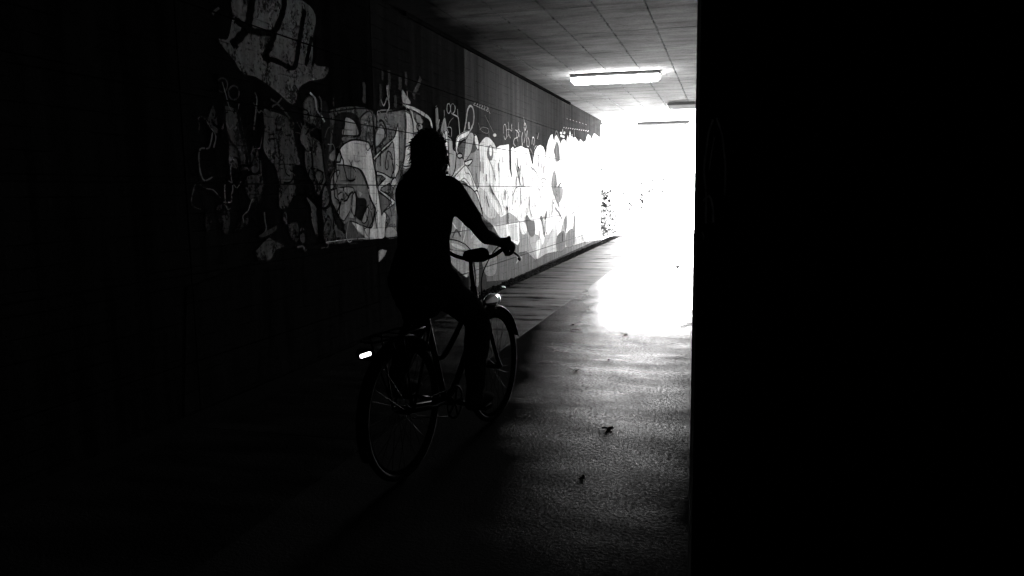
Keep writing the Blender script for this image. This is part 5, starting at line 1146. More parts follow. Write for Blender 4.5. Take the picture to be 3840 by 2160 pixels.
for i in range(2600):
    y = rnd.uniform(8.8, 23.5); x = rnd.uniform(WX+0.01, GUT-0.02); s = rnd.uniform(0.008, 0.03)
    rot = Matrix.Rotation(rnd.uniform(0, 6), 3, Vector((rnd.uniform(-1, 1), rnd.uniform(-1, 1), 1)).normalized())
    b0 = len(gb.v)
    for d in ((1, 0, 0), (-1, 0, 0), (0, 1, 0), (0, -1, 0), (0, 0, .7), (0, 0, -.7)):
        gb.v.append(rot @ (Vector(d)*s*rnd.uniform(.6, 1.2)) + Vector((x, y, -0.04+s*0.3)))
    for t in ((0, 2, 4), (2, 1, 4), (1, 3, 4), (3, 0, 4), (2, 0, 5), (1, 2, 5), (3, 1, 5), (0, 3, 5)):
        gb.f.append(tuple(b0+k for k in t))
tag(gb.build('gravel', M['stone'], fl), kind='stuff')

ce = MB().box((-3.9, -3.4, HZ+0.022), (3.2, 23.7, HZ+0.5)).build('tunnel_ceiling', M['joint'])
tag(ce, kind='structure')
def bevel_panel(w, l, t, g, c):
    # panel lying in local XY, visible face towards -Z
    mb = MB()
    a, b = w/2-g, l/2-g
    for (x, y) in ((-a, -b), (a, -b), (a, b), (-a, b)): mb.v.append(Vector((x, y, t)))
    for (x, y) in ((-a, -b), (a, -b), (a, b), (-a, b)): mb.v.append(Vector((x, y, c)))
    for (x, y) in ((-a+c, -b+c), (a-c, -b+c), (a-c, b-c), (-a+c, b-c)): mb.v.append(Vector((x, y, 0)))
    for i in range(4):
        j = (i+1) % 4
        mb.f += [(i, j, 4+j, 4+i), (4+i, 4+j, 8+j, 8+i)]
    mb.f.append((8, 9, 10, 11))
    return mb.mesh('panel')
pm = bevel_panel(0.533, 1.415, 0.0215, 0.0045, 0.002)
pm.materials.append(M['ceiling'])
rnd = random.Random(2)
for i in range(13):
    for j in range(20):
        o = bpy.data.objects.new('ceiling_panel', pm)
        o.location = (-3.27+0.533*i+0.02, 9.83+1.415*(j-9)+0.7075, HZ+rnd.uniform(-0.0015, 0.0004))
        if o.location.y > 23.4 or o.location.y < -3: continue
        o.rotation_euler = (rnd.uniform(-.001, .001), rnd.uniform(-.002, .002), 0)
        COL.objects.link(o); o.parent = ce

# left wall with cast panels
wall = empty('graffiti_wall', (WX, 9.0, 0))
tag(wall, 'long concrete wall covered in graffiti along the left of the tunnel', 'wall')
def wchild(name, me, mat):
    o = link(name, me, mat); o.parent = wall; o.location = (-WX, -9.0, 0)
    return o
wchild('backing', MB().box((WX-0.5, -3.4, -0.4), (WX-0.024, 21.82, HZ+0.02)).mesh('backing'), M['joint'])
ROWS = [-0.08, 0.30, 0.88, 1.475, 2.05, 2.63, 3.325]
COLS = [-3.4, -1.37, 1.48, 4.33, 7.18, 10.02, 12.83, 15.80, 18.65, 21.82]
G = 0.004
rnd = random.Random(4)
for r in range(6):
    for c in range(9):
        z0, z1, y0, y1 = ROWS[r]+G, ROWS[r+1]-G, COLS[c]+G, COLS[c+1]-G
        x1 = WX+rnd.uniform(-0.0012, 0); ch = 0.003
        mb = MB()
        for (y, z) in ((y0, z0), (y1, z0), (y1, z1), (y0, z1)): mb.v.append(Vector((WX-0.0235, y, z)))
        for (y, z) in ((y0, z0), (y1, z0), (y1, z1), (y0, z1)): mb.v.append(Vector((x1-ch, y, z)))
        for (y, z) in ((y0+ch, z0+ch), (y1-ch, z0+ch), (y1-ch, z1-ch), (y0+ch, z1-ch)): mb.v.append(Vector((x1, y, z)))
        for i in range(4):
            j = (i+1) % 4
            mb.f += [(i, j, 4+j, 4+i), (4+i, 4+j, 8+j, 8+i)]
        mb.f.append((8, 9, 10, 11))
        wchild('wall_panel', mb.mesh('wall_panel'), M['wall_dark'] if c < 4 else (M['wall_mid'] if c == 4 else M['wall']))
# ledge moulding under the ceiling
wchild('cornice', MB().box((WX+0.001, 8.0, HZ-0.05), (WX+0.035, 17.2, HZ-0.006)).mesh('cornice'), M['wall_dark'])

# right side: corner beside the camera, far right wall, added blocks closing off light behind the camera
P0, P1, P2 = (-0.080, 2.12), (-0.068, 2.03), (1.9, -2.6)
pier = empty('corner_wall', (0.3, 1.5, 0))
tag(pier, 'dark concrete wall corner filling the right side in front of the tunnel', 'wall')
def pchild(name, me, mat):
    o = link(name, me, mat); o.parent = pier; o.location = (-0.3, -1.5, 0)
    return o
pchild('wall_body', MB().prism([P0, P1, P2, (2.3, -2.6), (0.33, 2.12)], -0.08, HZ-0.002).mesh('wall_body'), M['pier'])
strip = MB()
e0, e1 = Vector((P0[0], P0[1]-.003)), Vector((P1[0]-.0005, P1[1]+.003)); en = Vector((-.0012, -.0002))
strip.prism([e0, e0+en, e1+en, e1], -0.07, HZ-0.01)
pchild('edge_strip', strip.mesh('edge_strip'), M['edge'])
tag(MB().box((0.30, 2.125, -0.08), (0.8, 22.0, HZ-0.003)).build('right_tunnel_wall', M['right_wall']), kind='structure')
tag(MB().box((-3.5, -3.39, -0.08), (3.1, -3.0, HZ-0.003)).build('rear_light_block', M['pier']), kind='structure')  # unseen, added to keep outside light from entering behind the camera
tag(MB().box((1.95, -2.995, -0.08), (2.35, -2.605, HZ-0.004)).build('side_light_block', M['pier']), kind='structure')  # unseen, added to seal the remaining gap against light

# outside: path rising in the sun, banks, wide ground
def path_z(y): return max(0.0, min(2.2, 0.045*(y-25.0))) if y < 75 else 2.2
mb = MB()
ys = [24.0+i*1.5 for i in range(36)]
for y in ys:
    z = path_z(y)
    mb.v += [Vector((-3.45, y, z)), Vector((1.6, y, z))]
for i in range(len(ys)-1): mb.f.append((2*i, 2*i+1, 2*i+3, 2*i+2))
tag(mb.build('path', M['ramp']), kind='structure')
mb = MB()
ys = [22.05+i*2.5 for i in range(30)] + [110, 150, 250, 500, 1200]
xs = [-900, -200, -60, -20, -8, -5.2, -4.5, -3.9, -3.46, 1.62, 2.2, 2.9, 4, 8, 20, 60, 200, 900]
for y in ys:
    for x in xs:
        base = path_z(y)-0.006
        top = 2.3
        if -3.5 < x < 1.7: z = base-0.05
        elif x <= -3.46: z = base + (top-base)*min(1.0, max(0.0, (-3.46-x)/1.7))
        else: z = base + (top-base)*min(1.0, (x-1.6)/2.4)
        mb.v.append(Vector((x, y, z)))
nx = len(xs)
for i in range(len(ys)-1):
    for j in range(nx-1):
        mb.f.append((i*nx+j, i*nx+j+1, (i+1)*nx+j+1, (i+1)*nx+j))
tag(mb.build('ground', M['ground'], smooth=True), kind='structure')
tag(MB().box((-60, -3.4, HZ+0.52), (60, 22.0, HZ+1.1)).build('road_embankment', M['ground']), kind='structure')
tag(MB().box((0.82, 21.5, -0.1), (40, 22.0, HZ+0.515)).build('right_portal_wall', M['wall']), kind='structure')
tag(MB().box((-40, 21.83, -0.1), (-3.9, 22.0, HZ+0.515)).build('left_portal_wall', M['wall']), kind='structure')

# ivy hedge beside the path
def leaf_quad(mb, p, n, s, rnd):
    n = n.normalized()
    u = n.orthogonal().normalized()
    u = Matrix.Rotation(rnd.uniform(0, 6.28), 3, n) @ u
    w = n.cross(u)
    b = len(mb.v)
    mb.v += [p-u*s*.5, p+w*s*.45-u*s*.05+n*s*.08, p+u*s*.7, p-w*s*.45-u*s*.05+n*s*.08]
    mb.f += [(b, b+1, b+2), (b, b+2, b+3)]
def hedge(name, label, x0, x1, y0, y1, ztop, count, ls, seed):
    rnd = random.Random(seed)
    root = empty(name, ((x0+x1)/2, (y0+y1)/2, path_z(y0)))
    tag(root, label, 'hedge', None)
    mb = MB(); cx, cyy, cz = root.location
    core = MB()
    N = 40
    for i in range(N):
        y = y0+0.25+(y1-y0-0.5)*i/(N-1); h = ztop+0.12*pnoise(Vector((y*0.9, seed, 0))) + path_z(y)
        d = 0.2*pnoise(Vector((y*0.7, seed+4, 0)))
        core.v += [Vector((x0+0.35-cx, y-cyy, path_z(y)-0.1-cz)), Vector((x1-0.35+d-cx, y-cyy, path_z(y)-0.1-cz)), Vector((x1-0.42+d-cx, y-cyy, h-0.25-cz)), Vector((x0+0.4-cx, y-cyy, h-0.25-cz))]
    for i in range(N-1):
        for k in range(4):
            l = (k+1) % 4
            core.f.append((i*4+k, i*4+l, i*4+4+l, i*4+4+k))
    core.f += [(3, 2, 1, 0), tuple(4*(N-1)+k for k in range(4))]
    core.build('shade_core', M['hedge_shade'], root)  # solid core coloured as the dark shade behind the leaves
    for i in range(count):
        y = y0+(y1-y0)*rnd.random()**2.0
        h = ztop+0.12*pnoise(Vector((y*0.9, seed, 0)))+0.08*pnoise(Vector((y*4, seed, 3)))
        d = 0.2*pnoise(Vector((y*0.7, seed+4, 0)))
        zb = path_z(y)
        k = rnd.random()
        if k < 0.62:
            z = rnd.uniform(0.02, h); x = x1+d-0.27+abs(rnd.gauss(0, .07))-0.06*z; n = Vector((1, -0.3, 0.5))
        elif k < 0.94:
            z = h+rnd.gauss(-.06, .07); x = rnd.uniform(x0, x1+d); n = Vector((0.2, -0.2, 1))
        else:
            z = rnd.uniform(0.02, h); x = rnd.uniform(x0, x1+d-.05); y = y0+abs(rnd.gauss(0, .12)); n = Vector((0.2, -1, 0.4))
        n = n + Vector((rnd.uniform(-1, 1), rnd.uniform(-1, 1), rnd.uniform(-1, 1)))*0.9
        leaf_quad(mb, Vector((x-cx, y-cyy, z+zb-cz)), n, ls*rnd.uniform(.6, 1.3), rnd)
    tag(mb.build('foliage', M['leaf'], root), kind='stuff')
    return root
hedge('ivy_hedge', 'leafy ivy hedge running up the path just outside the tunnel mouth', -5.0, -3.30, 22.25, 52.0, 1.40, 4700, 0.10, 3)
def bush(label, x, y, h, w, seed):
    rnd = random.Random(seed)
    root = empty('bush', (x, y, path_z(y) if abs(x+1) < 2.5 else 2.2))
    tag(root, label, 'bush')
    st = MB()
    for i in range(7):
        a = rnd.uniform(0, 6.28)
        st.tube(catmull([(0, 0, -.05), (math.cos(a)*w*.2, math.sin(a)*w*.2, h*.4), (math.cos(a)*w*.4, math.sin(a)*w*.4, h*.85)], n=3), [.03-.003*i for i in range(7)], 6)
    st.build('stem', M['stem'], root)
    mb = MB()
    for i in range(2200):
        v = Vector((rnd.gauss(0, 1), rnd.gauss(0, 1), rnd.gauss(0, 1))).normalized()
        r = (0.75+0.5*pnoise(v*2.2+Vector((seed, 0, 0))))*rnd.uniform(.75, 1)
        p = Vector((v.x*w*.5*r, v.y*w*.5*r, h*.55+v.z*h*.5*r))
        leaf_quad(mb, p, v+Vector((rnd.uniform(-1, 1), rnd.uniform(-1, 1), rnd.uniform(-1, 1)))*.8, .16*rnd.uniform(.6, 1.3), rnd)
    tag(mb.build('foliage', M['leaf'], root), kind='stuff')
bush('small bush at the top of the sunlit path near the corner wall', -4.6, 58.0, 1.2, 1.8, 4)

# ------------------------------------------------------------------ graffiti sheets on the wall
def graffiti_mesh(shapes, base, worn=0.0):
    AV, AF, AC = [], [], []
    for si, (kind, tone, sm, wd, pts) in enumerate(shapes):
        x = WX + base + 0.00015*si
        vec = [Vector((p[0], max(p[1], -0.03), 0)) for p in pts]
        part = bmesh.new(); pl = part.loops.layers.float_color.new('tone')
        if kind == 'f':
            closed = vec[:-1] if (vec[0]-vec[-1]).length < 1e-4 else vec
            C = catmull(closed, True, 5) if sm else closed
            tv, te, tfc, _, _, _ = delaunay_2d_cdt([Vector((p.x, p.y)) for p in C], [], [list(range(len(C)))], 1, 1e-6)
            vs_ = [part.verts.new((x, p.x, p.y)) for p in tv]
            for q in tfc:
                try: part.faces.new([vs_[k] for k in q])
                except ValueError: pass
            for f in part.faces:
                for l in f.loops: l[pl] = (tone, 1.0, worn, 1)
            # soft sprayed rim round the fill
            n = len(C); rim = 0.012+0.008*(si % 3)
            area = sum(C[i].x*C[(i+1) % n].y-C[(i+1) % n].x*C[i].y for i in range(n))
            sg = 1 if area > 0 else -1
            outer = []; inner = [part.verts.new((x-0.00004, p.x, p.y)) for p in C]
            for i in range(n):
                t = (C[(i+1) % n]-C[i-1])
                if t.length < 1e-6: t = Vector((1, 0, 0))
                t.normalize()
                outer.append(part.verts.new((x-0.00004-1e-6*(i % 16), C[i].x+t.y*rim*sg, C[i].y-t.x*rim*sg)))
            for i in range(n):
                j = (i+1) % n
                try: f = part.faces.new((inner[i], inner[j], outer[j], outer[i]))
                except ValueError: continue
                for l in f.loops: l[pl] = (tone, 0.75 if l.vert in (inner[i], inner[j]) else 0.0, worn, 1)
        else:
            C = catmull(vec, False, 6) if sm and len(vec) > 2 else vec
            n = len(C); rows = []
            for i in range(n):
                t = C[min(i+1, n-1)]-C[max(i-1, 0)]
                if t.length < 1e-7: t = Vector((1, 0, 0))
                t.normalize(); nn = Vector((-t.y, t.x, 0))
                hw = wd*0.5*(1+0.12*math.sin(i*1.7+si))
                # foreshortened wall: strokes measured across the line of sight widen along the wall
                nn = Vector((nn.x*1.5, nn.y, 0))
                rows.append([part.verts.new((x+1.5e-6*(i % 40), (C[i]+nn*k*hw).x, (C[i]+nn*k*hw).y)) for k in (-1.25, -0.75, 0.75, 1.25)])
            for i in range(n-1):
                for k in range(3):
                    try: f = part.faces.new((rows[i][k], rows[i][k+1], rows[i+1][k+1], rows[i+1][k]))
                    except ValueError: continue
                    for l in f.loops:
                        e = l.vert in (rows[i][0], rows[i][3], rows[i+1][0], rows[i+1][3])
                        l[pl] = (tone, 0.0 if e else 1.0, worn, 1)
        ylo = min(p.x for p in vec)-.1; yhi = max(p.x for p in vec)+.1
        zlo = min(p.y for p in vec)-.1; zhi = max(p.y for p in vec)+.1
        for c in COLS:
            if ylo < c < yhi:
                for d in (-G-.001, G+.001):
                    bmesh.ops.bisect_plane(part, geom=part.verts[:]+part.edges[:]+part.faces[:], plane_co=(0, c+d, 0), plane_no=(0, 1, 0))
        for c in ROWS:
            if zlo < c < zhi:
                for d in (-G-.001, G+.001):
                    bmesh.ops.bisect_plane(part, geom=part.verts[:]+part.edges[:]+part.faces[:], plane_co=(0, 0, c+d), plane_no=(0, 0, 1))
        dead = []
        for f in part.faces:
            cc = f.calc_center_median()
            if any(abs(cc.y-c) < G+.0009 for c in COLS) or any(abs(cc.z-c) < G+.0009 for c in ROWS) or cc.y > 21.81: dead.append(f)
        bmesh.ops.delete(part, geom=dead, context='FACES')
        part.verts.index_update()
        o0 = len(AV)
        AV += [tuple(v.co) for v in part.verts]
        for f in part.faces:
            AF.append(tuple(o0+l.vert.index for l in f.loops))
            for l in f.loops: AC += list(l[pl])
        part.free()
    me = bpy.data.meshes.new('graffiti')
    me.from_pydata(AV, [], AF)
    at = me.attributes.new('tone', 'FLOAT_COLOR', 'CORNER')
    at.data.foreach_set('color', AC)
    me.update()
    return me
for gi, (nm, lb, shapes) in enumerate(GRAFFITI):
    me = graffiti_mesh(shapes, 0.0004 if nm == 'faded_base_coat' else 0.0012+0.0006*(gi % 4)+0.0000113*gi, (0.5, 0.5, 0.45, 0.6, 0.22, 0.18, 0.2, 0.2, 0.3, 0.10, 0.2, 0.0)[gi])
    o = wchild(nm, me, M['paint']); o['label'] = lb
# faint loops on the corner wall
dv = (Vector(P2)-Vector(P1)).normalized(); nv = Vector((-dv.y, dv.x))
if nv.x > 0: nv = -nv
bm = bmesh.new(); lay = bm.loops.layers.float_color.new('tone')
for si, (w, pts) in enumerate((
    (.010, [(0.09, 1.564), (0.065, 1.535), (0.052, 1.501), (0.039, 1.444), (0.054, 1.385), (0.057, 1.315)]),
    (.008, [(0.112, 1.565), (0.145, 1.526), (0.161, 1.481), (0.17, 1.448), (0.17, 1.385)]),
    (.009, [(0.039, 1.37), (0.077, 1.382), (0.101, 1.356), (0.106, 1.319)]),
    (.005, [(0.103, 1.521), (0.087, 1.485), (0.074, 1.446)]),
    (.008, [(0.035, 1.293), (0.047, 1.284), (0.044, 1.275)]))):
    C = catmull([(p[0], p[1], 0) for p in pts], n=6); prev = None
    for i in range(len(C)):
        t = (C[min(i+1, len(C)-1)]-C[max(i-1, 0)]).normalized(); nn = Vector((-t.y*2, t.x, 0))
        row = []
        for k in (-1, -.5, .5, 1):
            q = C[i]+nn*k*w*.5; pp = Vector(P1)+dv*q.x+nv*(.001+.0003*si)
            row.append(bm.verts.new((pp.x, pp.y, q.y)))
        if prev:
            for k in range(3):
                f = bm.faces.new((prev[k], prev[k+1], row[k+1], row[k]))
                for l in f.loops: l[lay] = (.8, 0.0 if l.vert in (prev[0], prev[3], row[0], row[3]) else .8, 0, 1)
        prev = row
me = bpy.data.meshes.new('graffiti'); bm.to_mesh(me); bm.free()
o = pchild('graffiti', me, M['paint']); o['label'] = 'thin grey sprayed loops on the dark corner wall'

# ------------------------------------------------------------------ ceiling lamps
def lamp(label, x, y, lit):
    root = empty('ceiling_lamp', (x, y, HZ))
    tag(root, label, 'lamp', 'strip lamps along the tunnel ceiling')
    MB().box((-.70, -.06, -.016), (.70, .06, -.003)).build('mounting_plate', M['lamp_body'], root)
    # housing: shallow tray
    pr = [(-.10, -.016), (.10, -.016), (.108, -.06), (-.108, -.06)]
    mb = MB(); b = 0
    for sx in (-.735, .735):
        for (yy, zz) in pr: mb.v.append(Vector((sx, yy, zz)))
    mb.f += [(0, 1, 2, 3), (7, 6, 5, 4)] + [(i, 4+i, 4+(i+1) % 4, (i+1) % 4) for i in range(4)]
    mb.build('housing', M['lamp_body'], root)
    # diffuser: bevelled trough
    pr = [(-.092, -.061), (.092, -.061), (.092, -.128), (.06, -.160), (-.06, -.160), (-.092, -.128)]
    mb = MB(); n = 6
    for sx, k in ((-.725, 0), (-.725, 1), (.725, 1), (.725, 0)):
        for (yy, zz) in pr:
            if k == 0: mb.v.append(Vector((sx, yy*.97, max(zz, -.12))))
            else: mb.v.append(Vector((sx-math.copysign(.045, sx), yy, zz)))
    mb.f.append(tuple(range(n)))
    for r in range(3): mb.f += [(r*n+i, (r+1)*n+i, (r+1)*n+(i+1) % n, r*n+(i+1) % n) for i in range(n)]
    mb.f.append(tuple(3*n+i for i in range(n-1, -1, -1)))
    mb.build('diffuser', M['diffuser_on'] if lit else M['diffuser_off'], root)
    for sx in (-1, 1):
        MB().box((sx*.735-.005, -.109, -.075), (sx*.735+.005, .109, -.014)).build('end_cap', M['lamp_body'], root)
lamp('lit white strip lamp on the ceiling, nearest of the three', -1.815, 13.2, True)
lamp('unlit grey strip lamp on the ceiling half hidden by the corner wall', -0.575, 18.15, False)
lamp('unlit strip lamp at the ceiling edge of the tunnel mouth, in silhouette', -1.785, 23.1, False)

# ------------------------------------------------------------------ bicycle (local: x right, y forward, z up)
BO, BR = (-1.50, 3.41, 0), R(-8)
bike = empty('bicycle', BO, BR)
tag(bike, 'dark city bicycle ridden along the tunnel beside the graffiti wall', 'bicycle')
WR = 0.345
def wheel(y):
    w = MB()
    ring = lambda r, n=40, x=0: [Vector((x, y+r*math.cos(2*math.pi*k/n), WR+r*math.sin(2*math.pi*k/n))) for k in range(n)]
    wh = MB()
    wh.tube([(-.05, y, WR), (-.03, y, WR), (.03, y, WR), (.05, y, WR)], [.012, .022, .022, .012], 12)
    hubo = wh.build('wheel', M['alloy'], bike, True)
    MB().tube(ring(WR-.018), .018, 10, closed=True).build('tyre', M['rubber'], hubo, True)
    MB().tube(ring(WR-.042), [(.007, .012)]*40, 8, closed=True).build('rim', M['rim'], hubo, True)
    sp = MB()
    for k in range(32):
        a = 2*math.pi*k/32; s = .032 if k % 2 else -.032; a2 = a+(.9 if k % 4 < 2 else -.9)*.5
        sp.tube([(s, y+.022*math.cos(a2), WR+.022*math.sin(a2)), (0, y+(WR-.045)*math.cos(a), WR+(WR-.045)*math.sin(a))], .0012, 4)
    sp.build('spokes', M['alloy'], hubo)
wheel(0.0); wheel(1.05)
HT0, HT1 = Vector((0, .865, .66)), Vector((0, .80, .86))      # head tube
BB = Vector((0, .43, .28)); ST = Vector((0, .24, .80))
fr = MB()
fr.tube([HT0, HT1], .019, 12)
fr.tube([BB, ST], .016, 10)
fr.tube(catmull([HT0+Vector((0, -.01, .02)), (0, .68, .48), (0, .55, .34), BB], n=4), .018, 10)
fr.tube(catmull([HT1+Vector((0, .005, -.03)), (0, .62, .66), (0, .45, .54), (0, .35, .53)], n=4), .015, 10)
for s in (-1, 1):
    fr.tube([BB+Vector((s*.02, 0, 0)), (s*.05, .2, .31), (s*.058, 0, WR)], .010, 8)
    fr.tube([ST+Vector((s*.012, .03, -.08)), (s*.045, .1, .5), (s*.058, 0, WR)], .008, 8)
fr.tube([(-.04, .43, .28), (.04, .43, .28)], .022, 12)
fr.build('frame', M['metal'], bike, True)
fk = MB()
fk.tube([(-.06, .872, .655), (.06, .872, .655)], .014, 8)
for s in (-1, 1):
    fk.tube(catmull([(s*.055, .872, .655), (s*.056, .93, .52), (s*.056, 1.0, .40), (s*.056, 1.05, WR)], n=4), [.014-.0004*i for i in range(13)], 8)
fk.build('fork', M['metal'], bike, True)
st = MB()
st.tube([HT1, (0, .775, .97), (0, .775, 1.0), (0, .80, 1.02)], .013, 10)
st.limb([(-.03, .80, 1.02), (.03, .80, 1.02)], [.021, .021], 10, 2)
st.build('stem', M['metal'], bike, True)
HB = [(0, .80, 1.02), (.07, .80, 1.022), (.13, .80, 1.04), (.19, .785, 1.075), (.235, .755, 1.095), (.262, .71, 1.097), (.285, .64, 1.09), (.298, .60, 1.086)]
hb = MB()
full = [(-p[0], p[1], p[2]) for p in HB[:0:-1]] + HB
hb.tube(catmull(full, n=4), .0115, 10)
hbar = hb.build('handlebar', M['metal'], bike, True)
for s in (-1, 1):
    MB().limb([(s*.262, .712, 1.097), (s*.285, .64, 1.09), (s*.30, .592, 1.086)], [.0165, .0175, .018], 10, 3).build('grip', M['rubber'], bike, True)
    MB().tube(catmull([(s*.235, .765, 1.085), (s*.26, .79, 1.06), (s*.30, .76, 1.045), (s*.335, .70, 1.04), (s*.345, .66, 1.035)], n=3), [(.006, .010)]*13, 8).build('brake_lever', M['alloy'], bike, True)
    MB().tube(catmull([(s*.235, .775, 1.08), (s*.19, .90, 1.12), (s*.08, .93, 1.06), (s*.02, .87, .90), (s*.03, .88, .70)], n=6), .0032, 6).build('brake_cable', M['rubber'], bike, True)
# small handlebar bag in front of the stem
hbg = MB(); hbg.limb([(-.045, .84, 1.03), (.04, .845, 1.04)], [(.036, .04), (.042, .04)], 12, 3)
hbg.build('handlebar_bag', M['cloth'], bike, True)
sd = MB()
sd.limb([(0, .10, .935), (0, .20, .935), (0, .30, .925), (0, .39, .92)], [(.03, .10), (.032, .085), (.024, .04), (.018, .022)], 16, 4, hint=(0, 0, 1))
sdo = sd.build('saddle', M['leather'], bike, True)
MB().tube([ST-Vector((0, -.03, .05)), (0, .20, .90)], .0125, 10).build('seat_post', M['metal'], bike, True)
ck = MB()
ck.tube([(.06, .43+.085*math.cos(2*math.pi*k/36), .28+.085*math.sin(2*math.pi*k/36)) for k in range(36)], [(.004, .007)]*36, 6, closed=True)
for k in range(5):
    a = 2*math.pi*k/5; ck.tube([(.06, .43, .28), (.06, .43+.08*math.cos(a), .28+.08*math.sin(a))], .006, 6)
ck.build('chainring', M['alloy'], bike, True)
CA = R(-20); CL = .17
for s in (-1, 1):
    e = Vector((s*.085, .43+s*CL*math.cos(CA), .28+s*CL*math.sin(CA)))
    MB().tube([(s*.075, .43, .28), e], [(.014, .008), (.010, .007)], 8).build('crank', M['alloy'], bike, True)
    pb = MB(); pb.box((-.045, -.04, -.011), (.045, .04, .011), at=e+Vector((s*.055, 0, 0)))
    po = pb.build('pedal', M['rubber'], bike)
    for d in (-1, 1):
        MB().box((-.025, -.003, -.008), (.025, .003, .008), at=e+Vector((s*.055, d*.0435, 0))).build('reflector', M['alloy'], po)
ch = MB()
for z in (.362, .20):
    ch.tube([(.06, .43, z), (.055, .0, WR+(.035 if z > .3 else -.035))], [(.003, .006)]*2, 6)
ch.build('chain', M['alloy'], bike)
def guard(y, a0, a1, name):
    mb = MB(); n = 26; r = WR+.022
    for k in range(n+1):
        a = R(a0+(a1-a0)*k/n)
        for (x, dr) in ((-.03, -.012), (-.018, 0), (0, .005), (.018, 0), (.03, -.012)):
            mb.v.append(Vector((x, y+(r+dr)*math.cos(a), WR+(r+dr)*math.sin(a))))
    for k in range(n):
        for i in range(4): mb.f.append((k*5+i, k*5+i+1, k*5+6+i, k*5+5+i))
    o = mb.build(name, M['metal'], bike, True)
    md = o.modifiers.new('thick', 'SOLIDIFY'); md.thickness = .0015
guard(0, 40, 205, 'rear_mudguard'); guard(1.05, 20, 155, 'front_mudguard')
rk = MB()
for s in (-1, 1):
    rk.tube(catmull([(s*.03, .17, .73), (s*.055, .08, .735), (s*.06, -.15, .735), (s*.045, -.27, .735), (0, -.30, .735)], n=4), .005, 8)
    rk.tube([(s*.058, .0, WR), (s*.06, -.08, .735)], .005, 8)
    rk.tube([(s*.058, .0, WR), (s*.06, -.18, .735)], .005, 8)
for y in (.05, -.05, -.15): rk.tube([(-.06, y, .735), (.06, y, .735)], .004, 6)
rk.build('luggage_rack', M['metal'], bike, True)
tl = MB(); tl.limb([(-.02, -.315, .685), (.04, -.315, .685)], [(.028, .020), (.028, .020)], 12, 3, hint=(0, 0, 1))
tl.build('tail_light_housing', M['metal'], bike, True)
tl = MB(); tl.limb([(.0, -.336, .680), (.045, -.334, .696)], [(.009, .006), (.009, .006)], 12, 3, hint=(0, 0, 1))
tl.build('tail_light_lens', M['tail_lamp'], bike, True)
hl = MB(); hl.limb([(0, .96, .745), (0, 1.0, .747), (0, 1.05, .747)], [.018, .034, .042], 14, 3)
hlo = hl.build('headlight', M['chrome'], bike, True)
MB().tube([(0, 1.093, .747), (0, 1.10, .747)], [.038, .036], 14).build('lens', M['diffuser_off'], hlo)
MB().tube([(0, .885, .70), (0, .95, .735)], .007, 8).build('headlight_bracket', M['metal'], bike)

# ------------------------------------------------------------------ cyclist
person = empty('person', BO, BR)
tag(person, 'person with tousled chin length hair riding the bicycle, seen from behind in silhouette', 'person')
def ik(a, b, l1, l2, pole):
    a, b = Vector(a), Vector(b); d = b-a; L = min(d.length, l1+l2-.002); dn = d.normalized()
    k = (l1*l1-l2*l2+L*L)/(2*L); h = math.sqrt(max(l1*l1-k*k, 0))
    pv = Vector(pole); pv = (pv-dn*pv.dot(dn)).normalized()
    return a+dn*k+pv*h
SH = -0.012
hipR, hipL = Vector((.085, .215, .965)), Vector((-.085, .215, .965))
eR = Vector((.14, .43+CL*math.cos(CA), .28+CL*math.sin(CA))); eL = Vector((-.14, .43-CL*math.cos(CA), .28-CL*math.sin(CA)))
anR = eR+Vector((0, -.075, .105)); anL = eL+Vector((0, -.075, .115))
knR = ik(hipR, anR, .40, .39, (.25, 1, .3)); knL = ik(hipL, anL, .40, .39, (-.25, 1, .3))
shR, shL = Vector((.142+SH, .325, 1.395)), Vector((-.142+SH, .335, 1.395))
haR, haL = Vector((.283, .655, 1.10)), Vector((-.283, .655, 1.10))
wrR, wrL = Vector((.262, .575, 1.135)), Vector((-.262, .575, 1.135))
elR = ik(shR, wrR, .265, .225, (.5, -.3, -.55)); elL = ik(shL, wrL, .265, .225, (.1, .1, -1))
HC = Vector((SH-.02, .385, 1.582))
def torso(mb, g=0.0):
    mb.limb([(0, .20, .955), (SH*.2, .215, 1.03), (SH*.5, .245, 1.13), (SH*.8, .285, 1.26), (SH, .315, 1.36), (SH, .335, 1.42)],
            [(.15+g, .12+g), (.148+g, .115+g), (.128+g, .095+g), (.132+g, .10+g), (.13+g, .085+g), (.08+g, .055+g)], 20, 5, hint=(1, 0, 0))
    for s, q in ((1, shR), (-1, shL)):
        mb.limb([(SH+s*.03, .335, 1.43), (SH+s*.10, .335, 1.425), q+Vector((0, 0, .005))], [.055+g, .05+g, .048+g], 12, 4)
def arm(mb, s, sh, el, wr, g=0.0, upto=1.0):
    if upto < 1: mb.limb([sh, sh.lerp(el, .5), sh.lerp(el, upto)], [.052+g, .046+g, .043+g], 12, 4)
    else: mb.limb([sh, sh.lerp(el, .5), el, el.lerp(wr, .4), wr], [.05+g, .043+g, .037+g, .036+g, .025+g], 12, 5)
def leg(mb, hip, kn, an, g=0.0):
    mb.limb([hip, hip.lerp(kn, .4), kn, kn.lerp(an, .35), an.lerp(kn, .15), an], [.088+g, .078+g, .056+g, .056+g, .04+g, .036+g], 14, 5)
